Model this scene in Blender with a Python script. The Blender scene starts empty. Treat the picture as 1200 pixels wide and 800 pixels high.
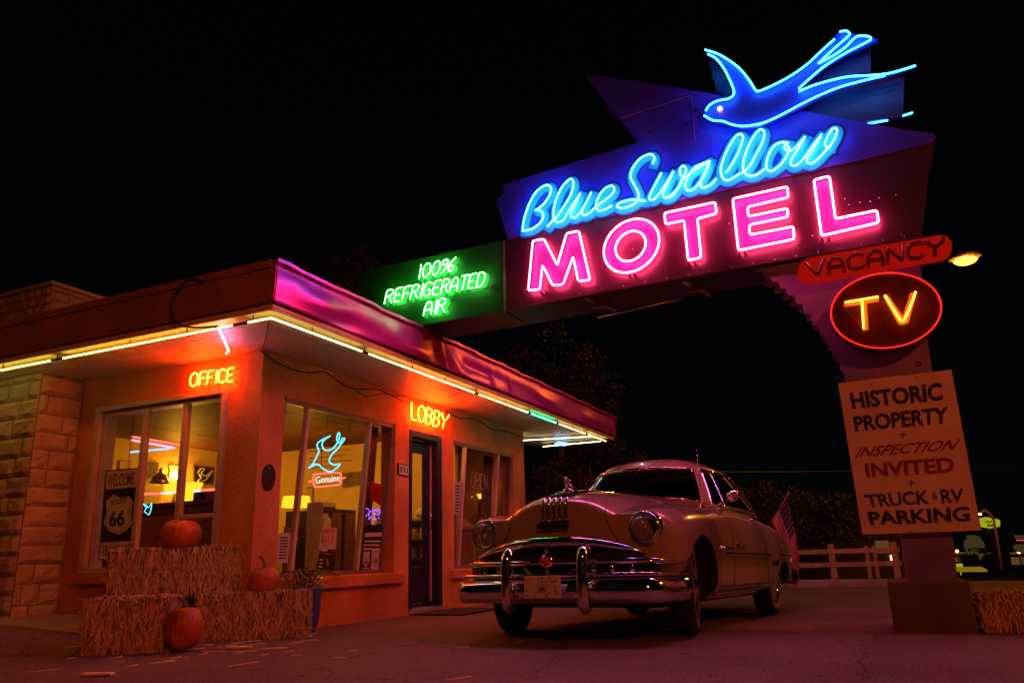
import bpy, bmesh, math, random
from mathutils import Vector, Matrix
from mathutils.bvhtree import BVHTree
rnd = random.Random(7)
SC = bpy.context.scene
COL = SC.collection
PI = math.pi

# ------------------------------------------------------------------ camera
CAM = Vector((0, 0, 0.62)); F = 914.03
RT = Vector((0.90466099, 0.42514015, -0.02905768))
DN = Vector((-0.13873211, 0.22936261, -0.96340344))
FW = Vector((-0.40291674, 0.87558474, 0.266476))
cd = bpy.data.cameras.new('camera'); cam = bpy.data.objects.new('camera', cd); COL.objects.link(cam)
cd.sensor_width = 36; cd.lens = F / 1200 * 36; cd.clip_start = 0.05; cd.clip_end = 2000
cam.matrix_world = Matrix(((RT.x, -DN.x, -FW.x, CAM.x), (RT.y, -DN.y, -FW.y, CAM.y), (RT.z, -DN.z, -FW.z, CAM.z), (0, 0, 0, 1)))
SC.camera = cam
# ------------------------------------------------------------------ night sky, moonlight, exposure
w = bpy.data.worlds.new('World'); SC.world = w; w.use_nodes = True
nt = w.node_tree; nt.nodes.clear()
sky = nt.nodes.new('ShaderNodeTexSky'); sky.sky_type = 'NISHITA'; sky.sun_disc = False
sky.sun_elevation = math.radians(35); sky.sun_rotation = math.radians(200)
bg = nt.nodes.new('ShaderNodeBackground'); bg.inputs[1].default_value = 0.0002
wo = nt.nodes.new('ShaderNodeOutputWorld')
nt.links.new(sky.outputs[0], bg.inputs[0]); nt.links.new(bg.outputs[0], wo.inputs[0])
sl = bpy.data.lights.new('moonlight', 'SUN'); sl.energy = 0.008; sl.angle = math.radians(0.5); sl.color = (1, .9, .8)
so = bpy.data.objects.new('moonlight', sl); COL.objects.link(so); so.rotation_euler = (math.radians(55), 0, math.radians(200)); so.location = (0, 0, 30)
vs = SC.view_settings; vs.view_transform = 'Standard'; vs.look = 'None'; vs.exposure = 0; vs.gamma = 1
SC.render.engine = 'CYCLES'
cy = SC.cycles
cy.use_denoising = True; cy.max_bounces = 8; cy.transparent_max_bounces = 16; cy.use_light_tree = True
cy.sample_clamp_indirect = 10; cy.blur_glossy = 0.1; cy.caustics_reflective = False; cy.caustics_refractive = False

def ray(x, y): return FW + RT * ((x - 600) / F) + DN * ((y - 400) / F)
def onX(x, y, X): v = ray(x, y); return CAM + v * (X / v.x)
def onY(x, y, Y): v = ray(x, y); return CAM + v * (Y / v.y)
def onZ(x, y, Z=0): v = ray(x, y); return CAM + v * ((Z - CAM.z) / v.z)
def atD(x, y, D): return CAM + ray(x, y) * D
V = Vector

# ------------------------------------------------------------------ materials
def nodes_of(name):
    m = bpy.data.materials.new(name); m.use_nodes = True
    n = m.node_tree; return m, n, n.nodes['Principled BSDF']
def mat(name, col, rough=.6, metal=0, var=.15, scale=8, bump=0, bscale=None, coat=0, spec=None, col2=None, detail=4, stretch=None, rvar=0):
    m, n, b = nodes_of(name)
    b.inputs['Roughness'].default_value = rough; b.inputs['Metallic'].default_value = metal
    b.inputs['Coat Weight'].default_value = coat; b.inputs['Coat Roughness'].default_value = .03; b.inputs['Coat IOR'].default_value = 1.9
    if spec is not None: b.inputs['Specular IOR Level'].default_value = spec
    tc = n.nodes.new('ShaderNodeTexCoord'); src = tc.outputs['Object']
    if stretch:
        mp = n.nodes.new('ShaderNodeMapping'); mp.inputs['Scale'].default_value = stretch
        n.links.new(src, mp.inputs[0]); src = mp.outputs[0]
    if var or col2 or rvar:
        nz = n.nodes.new('ShaderNodeTexNoise'); nz.inputs['Scale'].default_value = scale; nz.inputs['Detail'].default_value = detail
        n.links.new(src, nz.inputs['Vector'])
        cr = n.nodes.new('ShaderNodeValToRGB')
        c2 = col2 or [c * (1 + var) for c in col]
        c1 = col if col2 else [c * (1 - var) for c in col]
        cr.color_ramp.elements[0].position = .35; cr.color_ramp.elements[1].position = .65
        cr.color_ramp.elements[0].color = (*c1, 1); cr.color_ramp.elements[1].color = (*c2, 1)
        n.links.new(nz.outputs['Fac'], cr.inputs[0]); n.links.new(cr.outputs[0], b.inputs['Base Color'])
        if rvar:
            mr = n.nodes.new('ShaderNodeMapRange'); mr.inputs[3].default_value = max(0.02, rough - rvar); mr.inputs[4].default_value = rough + rvar
            n.links.new(nz.outputs['Fac'], mr.inputs[0]); n.links.new(mr.outputs[0], b.inputs['Roughness'])
    else: b.inputs['Base Color'].default_value = (*col, 1)
    if bump:
        nb = n.nodes.new('ShaderNodeTexNoise'); nb.inputs['Scale'].default_value = bscale or scale * 4; nb.inputs['Detail'].default_value = 5
        n.links.new(src, nb.inputs['Vector'])
        bp = n.nodes.new('ShaderNodeBump'); bp.inputs['Strength'].default_value = bump; bp.inputs['Distance'].default_value = .02
        n.links.new(nb.outputs['Fac'], bp.inputs['Height']); n.links.new(bp.outputs[0], b.inputs['Normal'])
    return m
def emit(name, col, s=1.0):
    m = bpy.data.materials.new(name); m.use_nodes = True; n = m.node_tree; n.nodes.clear()
    e = n.nodes.new('ShaderNodeEmission'); e.inputs[0].default_value = (*col, 1); e.inputs[1].default_value = s
    o = n.nodes.new('ShaderNodeOutputMaterial'); n.links.new(e.outputs[0], o.inputs[0]); return m
def glass(name, tint=(1, 1, 1), refl=1.0):
    m = bpy.data.materials.new(name); m.use_nodes = True; n = m.node_tree; n.nodes.clear()
    t = n.nodes.new('ShaderNodeBsdfTransparent'); t.inputs[0].default_value = (*tint, 1)
    g = n.nodes.new('ShaderNodeBsdfGlossy'); g.inputs['Roughness'].default_value = .01
    fr = n.nodes.new('ShaderNodeFresnel'); fr.inputs[0].default_value = 1.5
    ge = n.nodes.new('ShaderNodeNewGeometry'); ma = n.nodes.new('ShaderNodeMath'); ma.operation = 'MULTIPLY_ADD'; ma.inputs[1].default_value = 1 / 1.5 - 1.5; ma.inputs[2].default_value = 1.5
    n.links.new(ge.outputs['Backfacing'], ma.inputs[0]); n.links.new(ma.outputs[0], fr.inputs[0])   # a thin sheet reflects alike from both sides
    mu = n.nodes.new('ShaderNodeMath'); mu.operation = 'MULTIPLY'; mu.inputs[1].default_value = refl
    mx = n.nodes.new('ShaderNodeMixShader'); o = n.nodes.new('ShaderNodeOutputMaterial')
    n.links.new(fr.outputs[0], mu.inputs[0]); n.links.new(mu.outputs[0], mx.inputs[0])
    n.links.new(t.outputs[0], mx.inputs[1]); n.links.new(g.outputs[0], mx.inputs[2]); n.links.new(mx.outputs[0], o.inputs[0]); return m

# ------------------------------------------------------------------ mesh builder
ORG = {}
def catmull(p, sub=6, closed=False):
    n = len(p); out = []
    if n < 3: return [V(q) for q in p]
    rng = range(n) if closed else range(n - 1)
    for i in rng:
        if closed: a, b, c, d = p[(i - 1) % n], p[i], p[(i + 1) % n], p[(i + 2) % n]
        else: a, b, c, d = p[max(i - 1, 0)], p[i], p[i + 1], p[min(i + 2, n - 1)]
        a, b, c, d = map(V, (a, b, c, d))
        for k in range(sub):
            t = k / sub
            out.append(.5 * ((2 * b) + (c - a) * t + (2 * a - 5 * b + 4 * c - d) * t * t + (3 * b - a - 3 * c + d) * t ** 3))
    if not closed: out.append(V(p[-1]))
    return out
class MB:
    def __init__(s): s.v = []; s.f = []; s.mi = []; s.sm = []
    def add(s, vs, fs, mi=0, sm=False):
        o = len(s.v); s.v += [V(p) for p in vs]
        for f in fs: s.f.append([o + i for i in f]); s.mi.append(mi); s.sm.append(sm)
        return s
    def box(s, lo, hi, mi=0):
        x0, y0, z0 = lo; x1, y1, z1 = hi
        return s.add([(x0, y0, z0), (x1, y0, z0), (x1, y1, z0), (x0, y1, z0), (x0, y0, z1), (x1, y0, z1), (x1, y1, z1), (x0, y1, z1)],
                     [(0, 3, 2, 1), (4, 5, 6, 7), (0, 1, 5, 4), (1, 2, 6, 5), (2, 3, 7, 6), (3, 0, 4, 7)], mi)
    def obox(s, c, ax, ay, az, mi=0):
        c = V(c); ax = V(ax); ay = V(ay); az = V(az)
        vs = [c + ax * i + ay * j + az * k for k in (-1, 1) for j in (-1, 1) for i in (-1, 1)]
        return s.add(vs, [(0, 2, 3, 1), (4, 5, 7, 6), (0, 1, 5, 4), (1, 3, 7, 5), (3, 2, 6, 7), (2, 0, 4, 6)], mi)
    def bar(s, a, b, w, h, up=(0, 0, 1), mi=0):
        a = V(a); b = V(b); d = (b - a); L = d.length; d.normalize(); u = V(up); sd = d.cross(u).normalized(); u = sd.cross(d)
        return s.obox((a + b) / 2, d * L / 2, sd * w / 2, u * h / 2, mi)
    def prism(s, pts, ext, mi=0, mside=None):
        n = len(pts); e = V(ext); a = [V(p) for p in pts]; b = [p + e for p in a]
        s.add(a + b, [list(range(n)), list(range(2 * n - 1, n - 1, -1))], mi)
        s.add(a + b, [(i, n + i, n + (i + 1) % n, (i + 1) % n) for i in range(n)], mi if mside is None else mside)
        return s
    def tube(s, pts, r, seg=6, closed=False, mi=0, caps=True):
        pts = [V(p) for p in pts]
        q = [pts[0]]
        for p in pts[1:]:
            if (p - q[-1]).length > 1e-5: q.append(p)
        if closed and (q[0] - q[-1]).length < 1e-5: q.pop()
        pts = q; n = len(pts)
        if n < 2: return s
        rs = r if isinstance(r, (list, tuple)) else [r] * n
        tang = []
        for i in range(n):
            a = pts[(i - 1) % n] if (closed or i > 0) else pts[i]; b = pts[(i + 1) % n] if (closed or i < n - 1) else pts[i]
            t = (b - a); tang.append(t.normalized() if t.length > 1e-9 else V((0, 0, 1)))
        u = tang[0].orthogonal().normalized(); vs = []
        for i in range(n):
            u = (u - tang[i] * u.dot(tang[i]))
            u = u.normalized() if u.length > 1e-6 else tang[i].orthogonal().normalized()
            w_ = tang[i].cross(u)
            for k in range(seg):
                a = 2 * PI * k / seg; vs.append(pts[i] + (u * math.cos(a) + w_ * math.sin(a)) * rs[i])
        fs = []
        m = n if closed else n - 1
        for i in range(m):
            j = (i + 1) % n; sh = 0
            if closed and j == 0:
                best = None
                for c in range(seg):
                    dd = sum((vs[i * seg + k] - vs[(k + c) % seg]).length for k in range(seg))
                    if best is None or dd < best: best = dd; sh = c
            for k in range(seg):
                k2 = (k + 1) % seg
                fs.append((i * seg + k, i * seg + k2, j * seg + (k2 + sh) % seg, j * seg + (k + sh) % seg))
        if caps and not closed: fs += [list(range(seg))[::-1], [(n - 1) * seg + k for k in range(seg)]]
        return s.add(vs, fs, mi, True)
    def lathe(s, prof, c=(0, 0, 0), ax=(0, 0, 1), seg=24, mi=0, sm=True):
        c = V(c); z = V(ax).normalized(); x = z.orthogonal().normalized(); y = z.cross(x); vs = []; fs = []
        for r, h in prof:
            for k in range(seg):
                a = 2 * PI * k / seg; vs.append(c + z * h + (x * math.cos(a) + y * math.sin(a)) * max(r, 1e-4))
        for i in range(len(prof) - 1):
            for k in range(seg):
                k2 = (k + 1) % seg; fs.append((i * seg + k, i * seg + k2, (i + 1) * seg + k2, (i + 1) * seg + k))
        return s.add(vs, fs, mi, sm)
    def ell(s, c, r, seg=16, rings=10, mi=0):
        c = V(c); vs = []; fs = []
        for i in range(rings + 1):
            t = PI * i / rings
            for k in range(seg):
                a = 2 * PI * k / seg; vs.append(c + V((r[0] * math.sin(t) * math.cos(a) + 1e-5 * math.cos(a), r[1] * math.sin(t) * math.sin(a) + 1e-5 * math.sin(a), r[2] * math.cos(t))))
        for i in range(rings):
            for k in range(seg):
                k2 = (k + 1) % seg; fs.append((i * seg + k, (i + 1) * seg + k, (i + 1) * seg + k2, i * seg + k2))
        return s.add(vs, fs, mi, True)
    def grid(s, rows, mi=0, sm=True, closed_u=False):
        n = len(rows[0]); vs = [p for r in rows for p in r]; fs = []
        for i in range(len(rows) - 1):
            for k in range(n if closed_u else n - 1):
                k2 = (k + 1) % n; fs.append((i * n + k, i * n + k2, (i + 1) * n + k2, (i + 1) * n + k))
        return s.add(vs, fs, mi, sm)
    def build(s, name, mats, parent=None, label=None, cat=None, group=None, kind=None, bevel=0, local=False, solid=0, org=None, sub=0):
        me = bpy.data.meshes.new(name); o = bpy.data.objects.new(name, me); COL.objects.link(o)
        if parent is not None and not local: O = ORG[parent]
        elif local: O = V((0, 0, 0))
        else:
            if org is None:
                xs = [p.x for p in s.v]; ys = [p.y for p in s.v]; zs = [p.z for p in s.v]
                org = V(((min(xs) + max(xs)) / 2, (min(ys) + max(ys)) / 2, min(zs)))
            O = V(org)
        me.from_pydata([tuple(p - O) for p in s.v], [], s.f)
        for m in (mats if isinstance(mats, (list, tuple)) else [mats]): me.materials.append(m)
        me.polygons.foreach_set('material_index', s.mi); me.polygons.foreach_set('use_smooth', s.sm)
        bm = bmesh.new(); bm.from_mesh(me); bmesh.ops.recalc_face_normals(bm, faces=bm.faces); bm.to_mesh(me); bm.free()
        me.update()
        if parent is not None: o.parent = parent
        else: o.location = O
        ORG[o] = O
        if solid:
            md = o.modifiers.new('solid', 'SOLIDIFY'); md.thickness = solid
        if sub:
            md = o.modifiers.new('sub', 'SUBSURF'); md.levels = sub; md.render_levels = sub
        if bevel:
            md = o.modifiers.new('bevel', 'BEVEL'); md.width = bevel; md.segments = 2; md.limit_method = 'ANGLE'
        tag(o, label, cat, group, kind); return o
def _each(s, name, mats, parent=None, **k):
    """one object per loose piece of the builder"""
    par = list(range(len(s.v)))
    def fd(a):
        while par[a] != a: par[a] = par[par[a]]; a = par[a]
        return a
    for f in s.f:
        for i in f[1:]: par[fd(i)] = fd(f[0])
    gr = {}
    for n_, f in enumerate(s.f): gr.setdefault(fd(f[0]), []).append(n_)
    out = []
    for fs in gr.values():
        m_ = MB(); ix = {}
        for n_ in fs:
            q = []
            for i in s.f[n_]:
                if i not in ix: ix[i] = len(m_.v); m_.v.append(s.v[i])
                q.append(ix[i])
            m_.f.append(q); m_.mi.append(s.mi[n_]); m_.sm.append(s.sm[n_])
        out.append(m_.build(name, mats, parent, **k))
    return out
MB.build_each = _each
def tag(o, label=None, cat=None, group=None, kind=None):
    if label: o['label'] = label
    if cat: o['category'] = cat
    if group: o['group'] = group
    if kind: o['kind'] = kind
    return o
def thing(name, label, cat, loc, group=None):
    o = bpy.data.objects.new(name, None); COL.objects.link(o); o.location = loc; o.empty_display_size = .1
    ORG[o] = V(loc); return tag(o, label, cat, group)
def copy_tree(o, parent=None):
    c = o.copy(); COL.objects.link(c); ORG[c] = ORG[o]
    if parent is not None: c.parent = parent
    for ch in [x for x in bpy.data.objects if x.parent == o]: copy_tree(ch, c)
    return c
def lerp(a, b, t): return a + (b - a) * t
def smooth(t): t = max(0, min(1, t)); return t * t * (3 - 2 * t)
def quad(BL, BR, TR, TL): return lambda u, v: (BL * (1 - u) + BR * u) * (1 - v) + (TL * (1 - u) + TR * u) * v

# ------------------------------------------------------------------ lettering
def text_geo(body, bold=0, shear=0, ext=.02, res=3):
    cu = bpy.data.curves.new('lettering', 'FONT'); cu.body = body; cu.offset = bold; cu.shear = shear; cu.extrude = ext; cu.resolution_u = res
    o = bpy.data.objects.new('lettering', cu); COL.objects.link(o)
    dg = bpy.context.evaluated_depsgraph_get(); dg.update()
    me = bpy.data.meshes.new_from_object(o.evaluated_get(dg))
    vs = [v.co.copy() for v in me.vertices]; fs = [list(p.vertices) for p in me.polygons]
    bpy.data.objects.remove(o); bpy.data.curves.remove(cu); bpy.data.meshes.remove(me)
    x0 = min(p.x for p in vs); x1 = max(p.x for p in vs); y0 = min(p.y for p in vs); y1 = max(p.y for p in vs); z0 = min(p.z for p in vs); z1 = max(p.z for p in vs)
    return [V(((p.x - x0) / (x1 - x0), (p.y - y0) / (y1 - y0), (p.z - z0) / max(1e-6, z1 - z0))) for p in vs], fs
def text_on(mb, body, q, nrm, th=.004, bold=0, shear=0, mi=0):
    """lettering filling the 3D quad function q(u,v), raised by th along nrm"""
    vs, fs = text_geo(body, bold, shear)
    return mb.add([q(p.x, p.y) + V(nrm) * (.0012 + th * p.z) for p in vs], fs, mi)
def oval(cx, cy, rx, ry, n=14, a0=90, a1=450): return [(cx + rx * math.cos(math.radians(lerp(a0, a1, i / n))), cy + ry * math.sin(math.radians(lerp(a0, a1, i / n)))) for i in range(n + 1)]
GL = {  # single-stroke tube letters: width, strokes in a 1-high box
 '1': (.22, [[(.1, 0), (.1, 1)]]), 'I': (.22, [[(.1, 0), (.1, 1)]]),
 '0': (.55, [oval(.25, .5, .22, .5)]), 'O': (.66, [oval(.3, .5, .28, .5)]),
 '%': (.8, [oval(.16, .78, .15, .2), oval(.6, .22, .15, .2), [(.72, .98), (.08, .02)]]),
 'R': (.6, [[(.02, 0), (.02, 1), (.3, 1), (.42, .92), (.46, .77), (.42, .62), (.3, .53), (.04, .5)], [(.22, .51), (.48, 0)]]),
 'E': (.56, [[(.44, 1), (.1, 1), (.02, .9), (.02, .1), (.1, 0), (.44, 0)], [(.02, .5), (.36, .5)]]),
 'F': (.54, [[(.44, 1), (.1, 1), (.02, .9), (.02, 0)], [(.02, .5), (.36, .5)]]),
 'G': (.62, [[(.48, .86), (.4, .97), (.25, 1), (.1, .95), (.02, .75), (.02, .25), (.1, .05), (.25, 0), (.4, .04), (.48, .18), (.48, .45), (.28, .45)]]),
 'A': (.62, [[(.02, 0), (.02, .55), (.1, .88), (.25, 1), (.4, .88), (.48, .55), (.48, 0)], [(.02, .38), (.48, .38)]]),
 'T': (.56, [[(0, 1), (.48, 1)], [(.24, 1), (.24, 0)]]),
 'D': (.62, [[(.02, 0), (.02, 1), (.22, 1), (.4, .9), (.48, .7), (.48, .3), (.4, .1), (.22, 0), (.02, 0)]]),
 'C': (.6, [[(.48, .86), (.4, .97), (.25, 1), (.1, .95), (.02, .75), (.02, .25), (.1, .05), (.25, 0), (.4, .04), (.48, .16)]]),
 'L': (.52, [[(.02, 1), (.02, .08), (.06, 0), (.42, 0)]]),
 'B': (.6, [[(.02, 0), (.02, 1), (.28, 1), (.4, .93), (.42, .76), (.38, .6), (.26, .53), (.04, .52)], [(.26, .53), (.42, .44), (.47, .27), (.42, .08), (.28, 0), (.02, 0)]]),
 'Y': (.6, [[(0, 1), (.04, .75), (.25, .5), (.46, .75), (.5, 1)], [(.25, .5), (.25, 0)]]),
 'V': (.6, [[(0, 1), (.25, 0), (.5, 1)]]),
 'N': (.64, [[(.02, 0), (.02, 1), (.48, 0), (.48, 1)]]),
 'P': (.58, [[(.02, 0), (.02, 1), (.3, 1), (.42, .92), (.46, .75), (.42, .58), (.3, .5), (.04, .48)]]),
 ' ': (.4, [])}
def tube_text(body):
    """list of (letter, strokes in unit box u,v)"""
    tot = sum(GL[c][0] for c in body) - .12; x = 0; out = []
    for c in body:
        w_, st = GL[c]; out.append((c, [[((x + p[0]) / tot, p[1]) for p in s_] for s_ in st])); x += w_
    return out
def rounded(p, r=.2, n=4, closed=False):
    """round the corners of a 3D polyline by cutting r metres"""
    p = [V(q) for q in p]; out = []; m = len(p)
    for i in range(m):
        if not closed and i in (0, m - 1): out.append(p[i]); continue
        a, b, c = p[i - 1], p[i], p[(i + 1) % m]
        da = (a - b); dc = (c - b); ra = min(r, da.length * .45); rc = min(r, dc.length * .45)
        s_ = b + da.normalized() * ra; e = b + dc.normalized() * rc
        for k in range(n + 1):
            t = k / n; out.append(s_ * (1 - t) ** 2 + b * 2 * t * (1 - t) + e * t * t)
    return out
# ------------------------------------------------------------------ material library
M = {}
M['asphalt'] = mat('asphalt', (.17, .145, .13), .8, var=.3, scale=1.3, bump=.35, bscale=90, detail=8)
m, n, b = nodes_of('gritty_asphalt'); M['asphalt'] = m   # drive: mottled, gritty, cracked
b.inputs['Roughness'].default_value = .78
tc = n.nodes.new('ShaderNodeTexCoord')
def nz_(sc, det=6, rough=.6):
    q = n.nodes.new('ShaderNodeTexNoise'); q.inputs['Scale'].default_value = sc; q.inputs['Detail'].default_value = det; q.inputs['Roughness'].default_value = rough; n.links.new(tc.outputs['Object'], q.inputs['Vector']); return q
def ramp_(src, p0, c0, p1, c1):
    r_ = n.nodes.new('ShaderNodeValToRGB'); r_.color_ramp.elements[0].position = p0; r_.color_ramp.elements[1].position = p1; r_.color_ramp.elements[0].color = (*c0, 1); r_.color_ramp.elements[1].color = (*c1, 1); n.links.new(src, r_.inputs[0]); return r_
def mul_(a, b_):
    x = n.nodes.new('ShaderNodeMix'); x.data_type = 'RGBA'; x.blend_type = 'MULTIPLY'; x.inputs[0].default_value = 1; n.links.new(a, x.inputs[6]); n.links.new(b_, x.inputs[7]); return x.outputs[2]
big = ramp_(nz_(.9, 8).outputs[0], .3, (.16, .105, .092), .7, (.26, .175, .155)); grit = ramp_(nz_(55, 3).outputs[0], .38, (.30, .30, .30), .55, (1, 1, 1)); spot = ramp_(nz_(9, 2).outputs[0], .30, (.35, .33, .32), .36, (1, 1, 1))
vo_ = n.nodes.new('ShaderNodeTexVoronoi'); vo_.feature = 'DISTANCE_TO_EDGE'; vo_.inputs['Scale'].default_value = .42
dn = nz_(2.2, 6); add = n.nodes.new('ShaderNodeMix'); add.data_type = 'RGBA'; add.blend_type = 'ADD'; add.inputs[0].default_value = .55; n.links.new(tc.outputs['Object'], add.inputs[6]); n.links.new(dn.outputs['Color'], add.inputs[7]); n.links.new(add.outputs[2], vo_.inputs['Vector'])
crk = ramp_(vo_.outputs['Distance'], .001, (.42, .38, .36), .006, (1, 1, 1))
n.links.new(mul_(mul_(mul_(big.outputs[0], grit.outputs[0]), spot.outputs[0]), crk.outputs[0]), b.inputs['Base Color'])
bp = n.nodes.new('ShaderNodeBump'); bp.inputs['Strength'].default_value = .8; bp.inputs['Distance'].default_value = .02; n.links.new(nz_(38, 6).outputs[0], bp.inputs['Height']); n.links.new(bp.outputs[0], b.inputs['Normal'])
M['road'] = mat('road_asphalt', (.05, .05, .05), .8, var=.3, scale=.6, bump=.3, bscale=60)
M['concrete'] = mat('concrete', (.33, .31, .28), .85, var=.2, scale=3, bump=.25, bscale=50)
M['stucco'] = mat('stucco', (.60, .215, .075), .85, var=.24, scale=1.6, bump=.75, bscale=32, detail=10)
M['sill'] = mat('sill_paint', (.58, .18, .07), .7, var=.12, scale=6, bump=.15)
M['stone'] = mat('sandstone', (.44, .34, .26), .9, col2=(.58, .47, .36), scale=3, bump=.6, bscale=26, detail=7)
M['mortar'] = mat('mortar', (.22, .19, .16), .95, var=.2, scale=12)
M['soffit'] = mat('soffit_board_paint', (.66, .60, .52), .42, var=.08, scale=3, bump=.04)
M['trim'] = mat('cream_trim', (.78, .64, .20), .5, var=.08, scale=4, bump=.05)
M['fascia'] = mat('brown_fascia_paint', (.33, .17, .12), .6, var=.18, scale=2.5, bump=.1)
M['roof'] = mat('roof_felt', (.08, .075, .07), .9, var=.3)
M['navy'] = mat('navy_paint', (.02, .015, .05), .35, var=.2, scale=6, bump=.05)
M['window_paint'] = mat('window_frame_paint', (.55, .42, .36), .45, var=.1, scale=8)
M['brown_frame'] = mat('brown_window_frame', (.22, .14, .11), .5, var=.15, scale=8)
M['pane'] = glass('window_glass', (.92, .92, .92), .8)
M['black'] = mat('black_paint', (.012, .012, .012), .5, var=.2)
M['rubber'] = mat('tyre_rubber', (.018, .018, .018), .75, var=.25, scale=20, bump=.1)
M['cable'] = mat('cable_rubber', (.03, .025, .022), .6)
M['steel'] = mat('galvanised_steel', (.45, .45, .46), .45, 1, var=.2)
M['chrome'] = mat('chrome', (.86, .86, .88), .06, 1, var=.03, rvar=.03, scale=5)
M['foil'] = None
M['carpaint'] = mat('cream_car_paint', (.40, .33, .235), .22, 0, var=.03, scale=3, coat=1.0)
M['carglass'] = glass('car_glass', (.30, .31, .30), 1.6)
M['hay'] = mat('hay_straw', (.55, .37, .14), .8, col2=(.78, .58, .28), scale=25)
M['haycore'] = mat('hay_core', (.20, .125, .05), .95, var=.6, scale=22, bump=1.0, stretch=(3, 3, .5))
M['pumpkin'] = mat('pumpkin_skin', (.52, .12, .014), .42, var=.38, scale=5, bump=.08)
M['stem'] = mat('pumpkin_stem', (.16, .13, .06), .8, var=.3)
M['leaf'] = mat('tree_leaf', (.035, .045, .018), .6, col2=(.07, .08, .035), scale=.8)
M['bark'] = mat('bark', (.10, .075, .05), .9, var=.3, scale=10, bump=.5)
M['purple'] = mat('purple_sign_paint', (.22, .17, .42), .45, var=.22, scale=2.5, bump=.06, rvar=.1)
M['maroon'] = mat('pink_sign_paint', (.024, .004, .018), .45, var=.22, scale=2.5, bump=.05, rvar=.1)
M['bluepanel'] = mat('blue_sign_paint', (.045, .03, .50), .42, var=.2, scale=2.5, bump=.05, rvar=.1)
M['deepblue'] = mat('deep_blue_paint', (.012, .015, .09), .45, var=.2, scale=3)
M['greenpanel'] = mat('green_sign_paint', (.008, .10, .022), .45, var=.22, scale=2.5, bump=.05, rvar=.1)
M['arrow'] = mat('arrow_sign_paint', (.14, .07, .12), .45, var=.25, scale=2, bump=.06, rvar=.1)
M['letterpink'] = mat('pink_letter_paint', (.075, .007, .19), .5, var=.06, scale=5)
M['lettercyan'] = mat('cyan_letter_paint', (.012, .22, .38), .5, var=.06, scale=5)
M['lettergreen'] = mat('green_letter_paint', (.01, .30, .08), .5, var=.06, scale=5)
M['birdblue'] = mat('bird_blue_paint', (.02, .06, .60), .45, var=.12, scale=4)
M['vacancy'] = emit('glowing_red_panel', (1, .012, .004), .31)  # glow in the colour stands for the light on the red panel
M['redpanel'] = mat('red_sign_paint', (.72, .035, .02), .4, var=.12, scale=5)
M['darkdisc'] = mat('dark_disc_paint', (.11, .010, .006), .35, var=.3)
M['letterorange'] = mat('orange_letter_paint', (.85, .38, .05), .5, var=.06)
M['board'] = mat('white_board_paint', (.80, .66, .58), .5, var=.10, scale=3)
M['inkblack'] = mat('black_lettering', (.012, .012, .02), .5, var=0)
M['inkred'] = mat('red_lettering', (.25, .012, .02), .5, var=0)
M['ingreen'] = mat('green_black_lettering', (.012, .03, .03), .5, var=0)
M['deadtube'] = mat('unlit_tube_glass', (.10, .02, .02), .15, var=0)
M['paper'] = mat('paper', (.72, .66, .60), .7, var=.04)
M['plaster'] = mat('yellow_plaster', (.74, .50, .16), .8, var=.08, scale=2, bump=.15)
M['woodceil'] = mat('wood_ceiling', (.11, .045, .013), .6, spec=.15, var=.35, scale=3, stretch=(.6, 6, 1), bump=.1)
M['wood'] = mat('brown_wood', (.22, .11, .045), .5, var=.25, scale=4, stretch=(1, 6, 1))
M['darkwood'] = mat('dark_wood', (.06, .035, .022), .5, var=.25, scale=4)
M['fencewood'] = mat('white_fence_paint', (.46, .36, .17), .7, var=.2, scale=4, bump=.1)
M['floor'] = mat('floor_tile', (.15, .11, .08), .5)
M['bluepot'] = mat('blue_glazed_pot', (.06, .10, .32), .3, var=.2)
M['cream'] = mat('cream_plastic', (.72, .63, .42), .5)
# crinkled sheet metal along the lobby eave
m, n, b = nodes_of('crinkled_sheet_metal'); M['foil'] = m
b.inputs['Base Color'].default_value = (.58, .02, .36, 1); b.inputs['Metallic'].default_value = .4; b.inputs['Roughness'].default_value = .30
tc = n.nodes.new('ShaderNodeTexCoord'); mp = n.nodes.new('ShaderNodeMapping'); mp.inputs['Scale'].default_value = (1, 1.3, .8)
nz = n.nodes.new('ShaderNodeTexNoise'); nz.inputs['Scale'].default_value = 2.2; nz.inputs['Detail'].default_value = 3
bp = n.nodes.new('ShaderNodeBump'); bp.inputs['Strength'].default_value = .12; bp.inputs['Distance'].default_value = .05
n.links.new(tc.outputs['Object'], mp.inputs[0]); n.links.new(mp.outputs[0], nz.inputs['Vector']); n.links.new(nz.outputs[0], bp.inputs['Height']); n.links.new(bp.outputs[0], b.inputs['Normal'])
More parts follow.
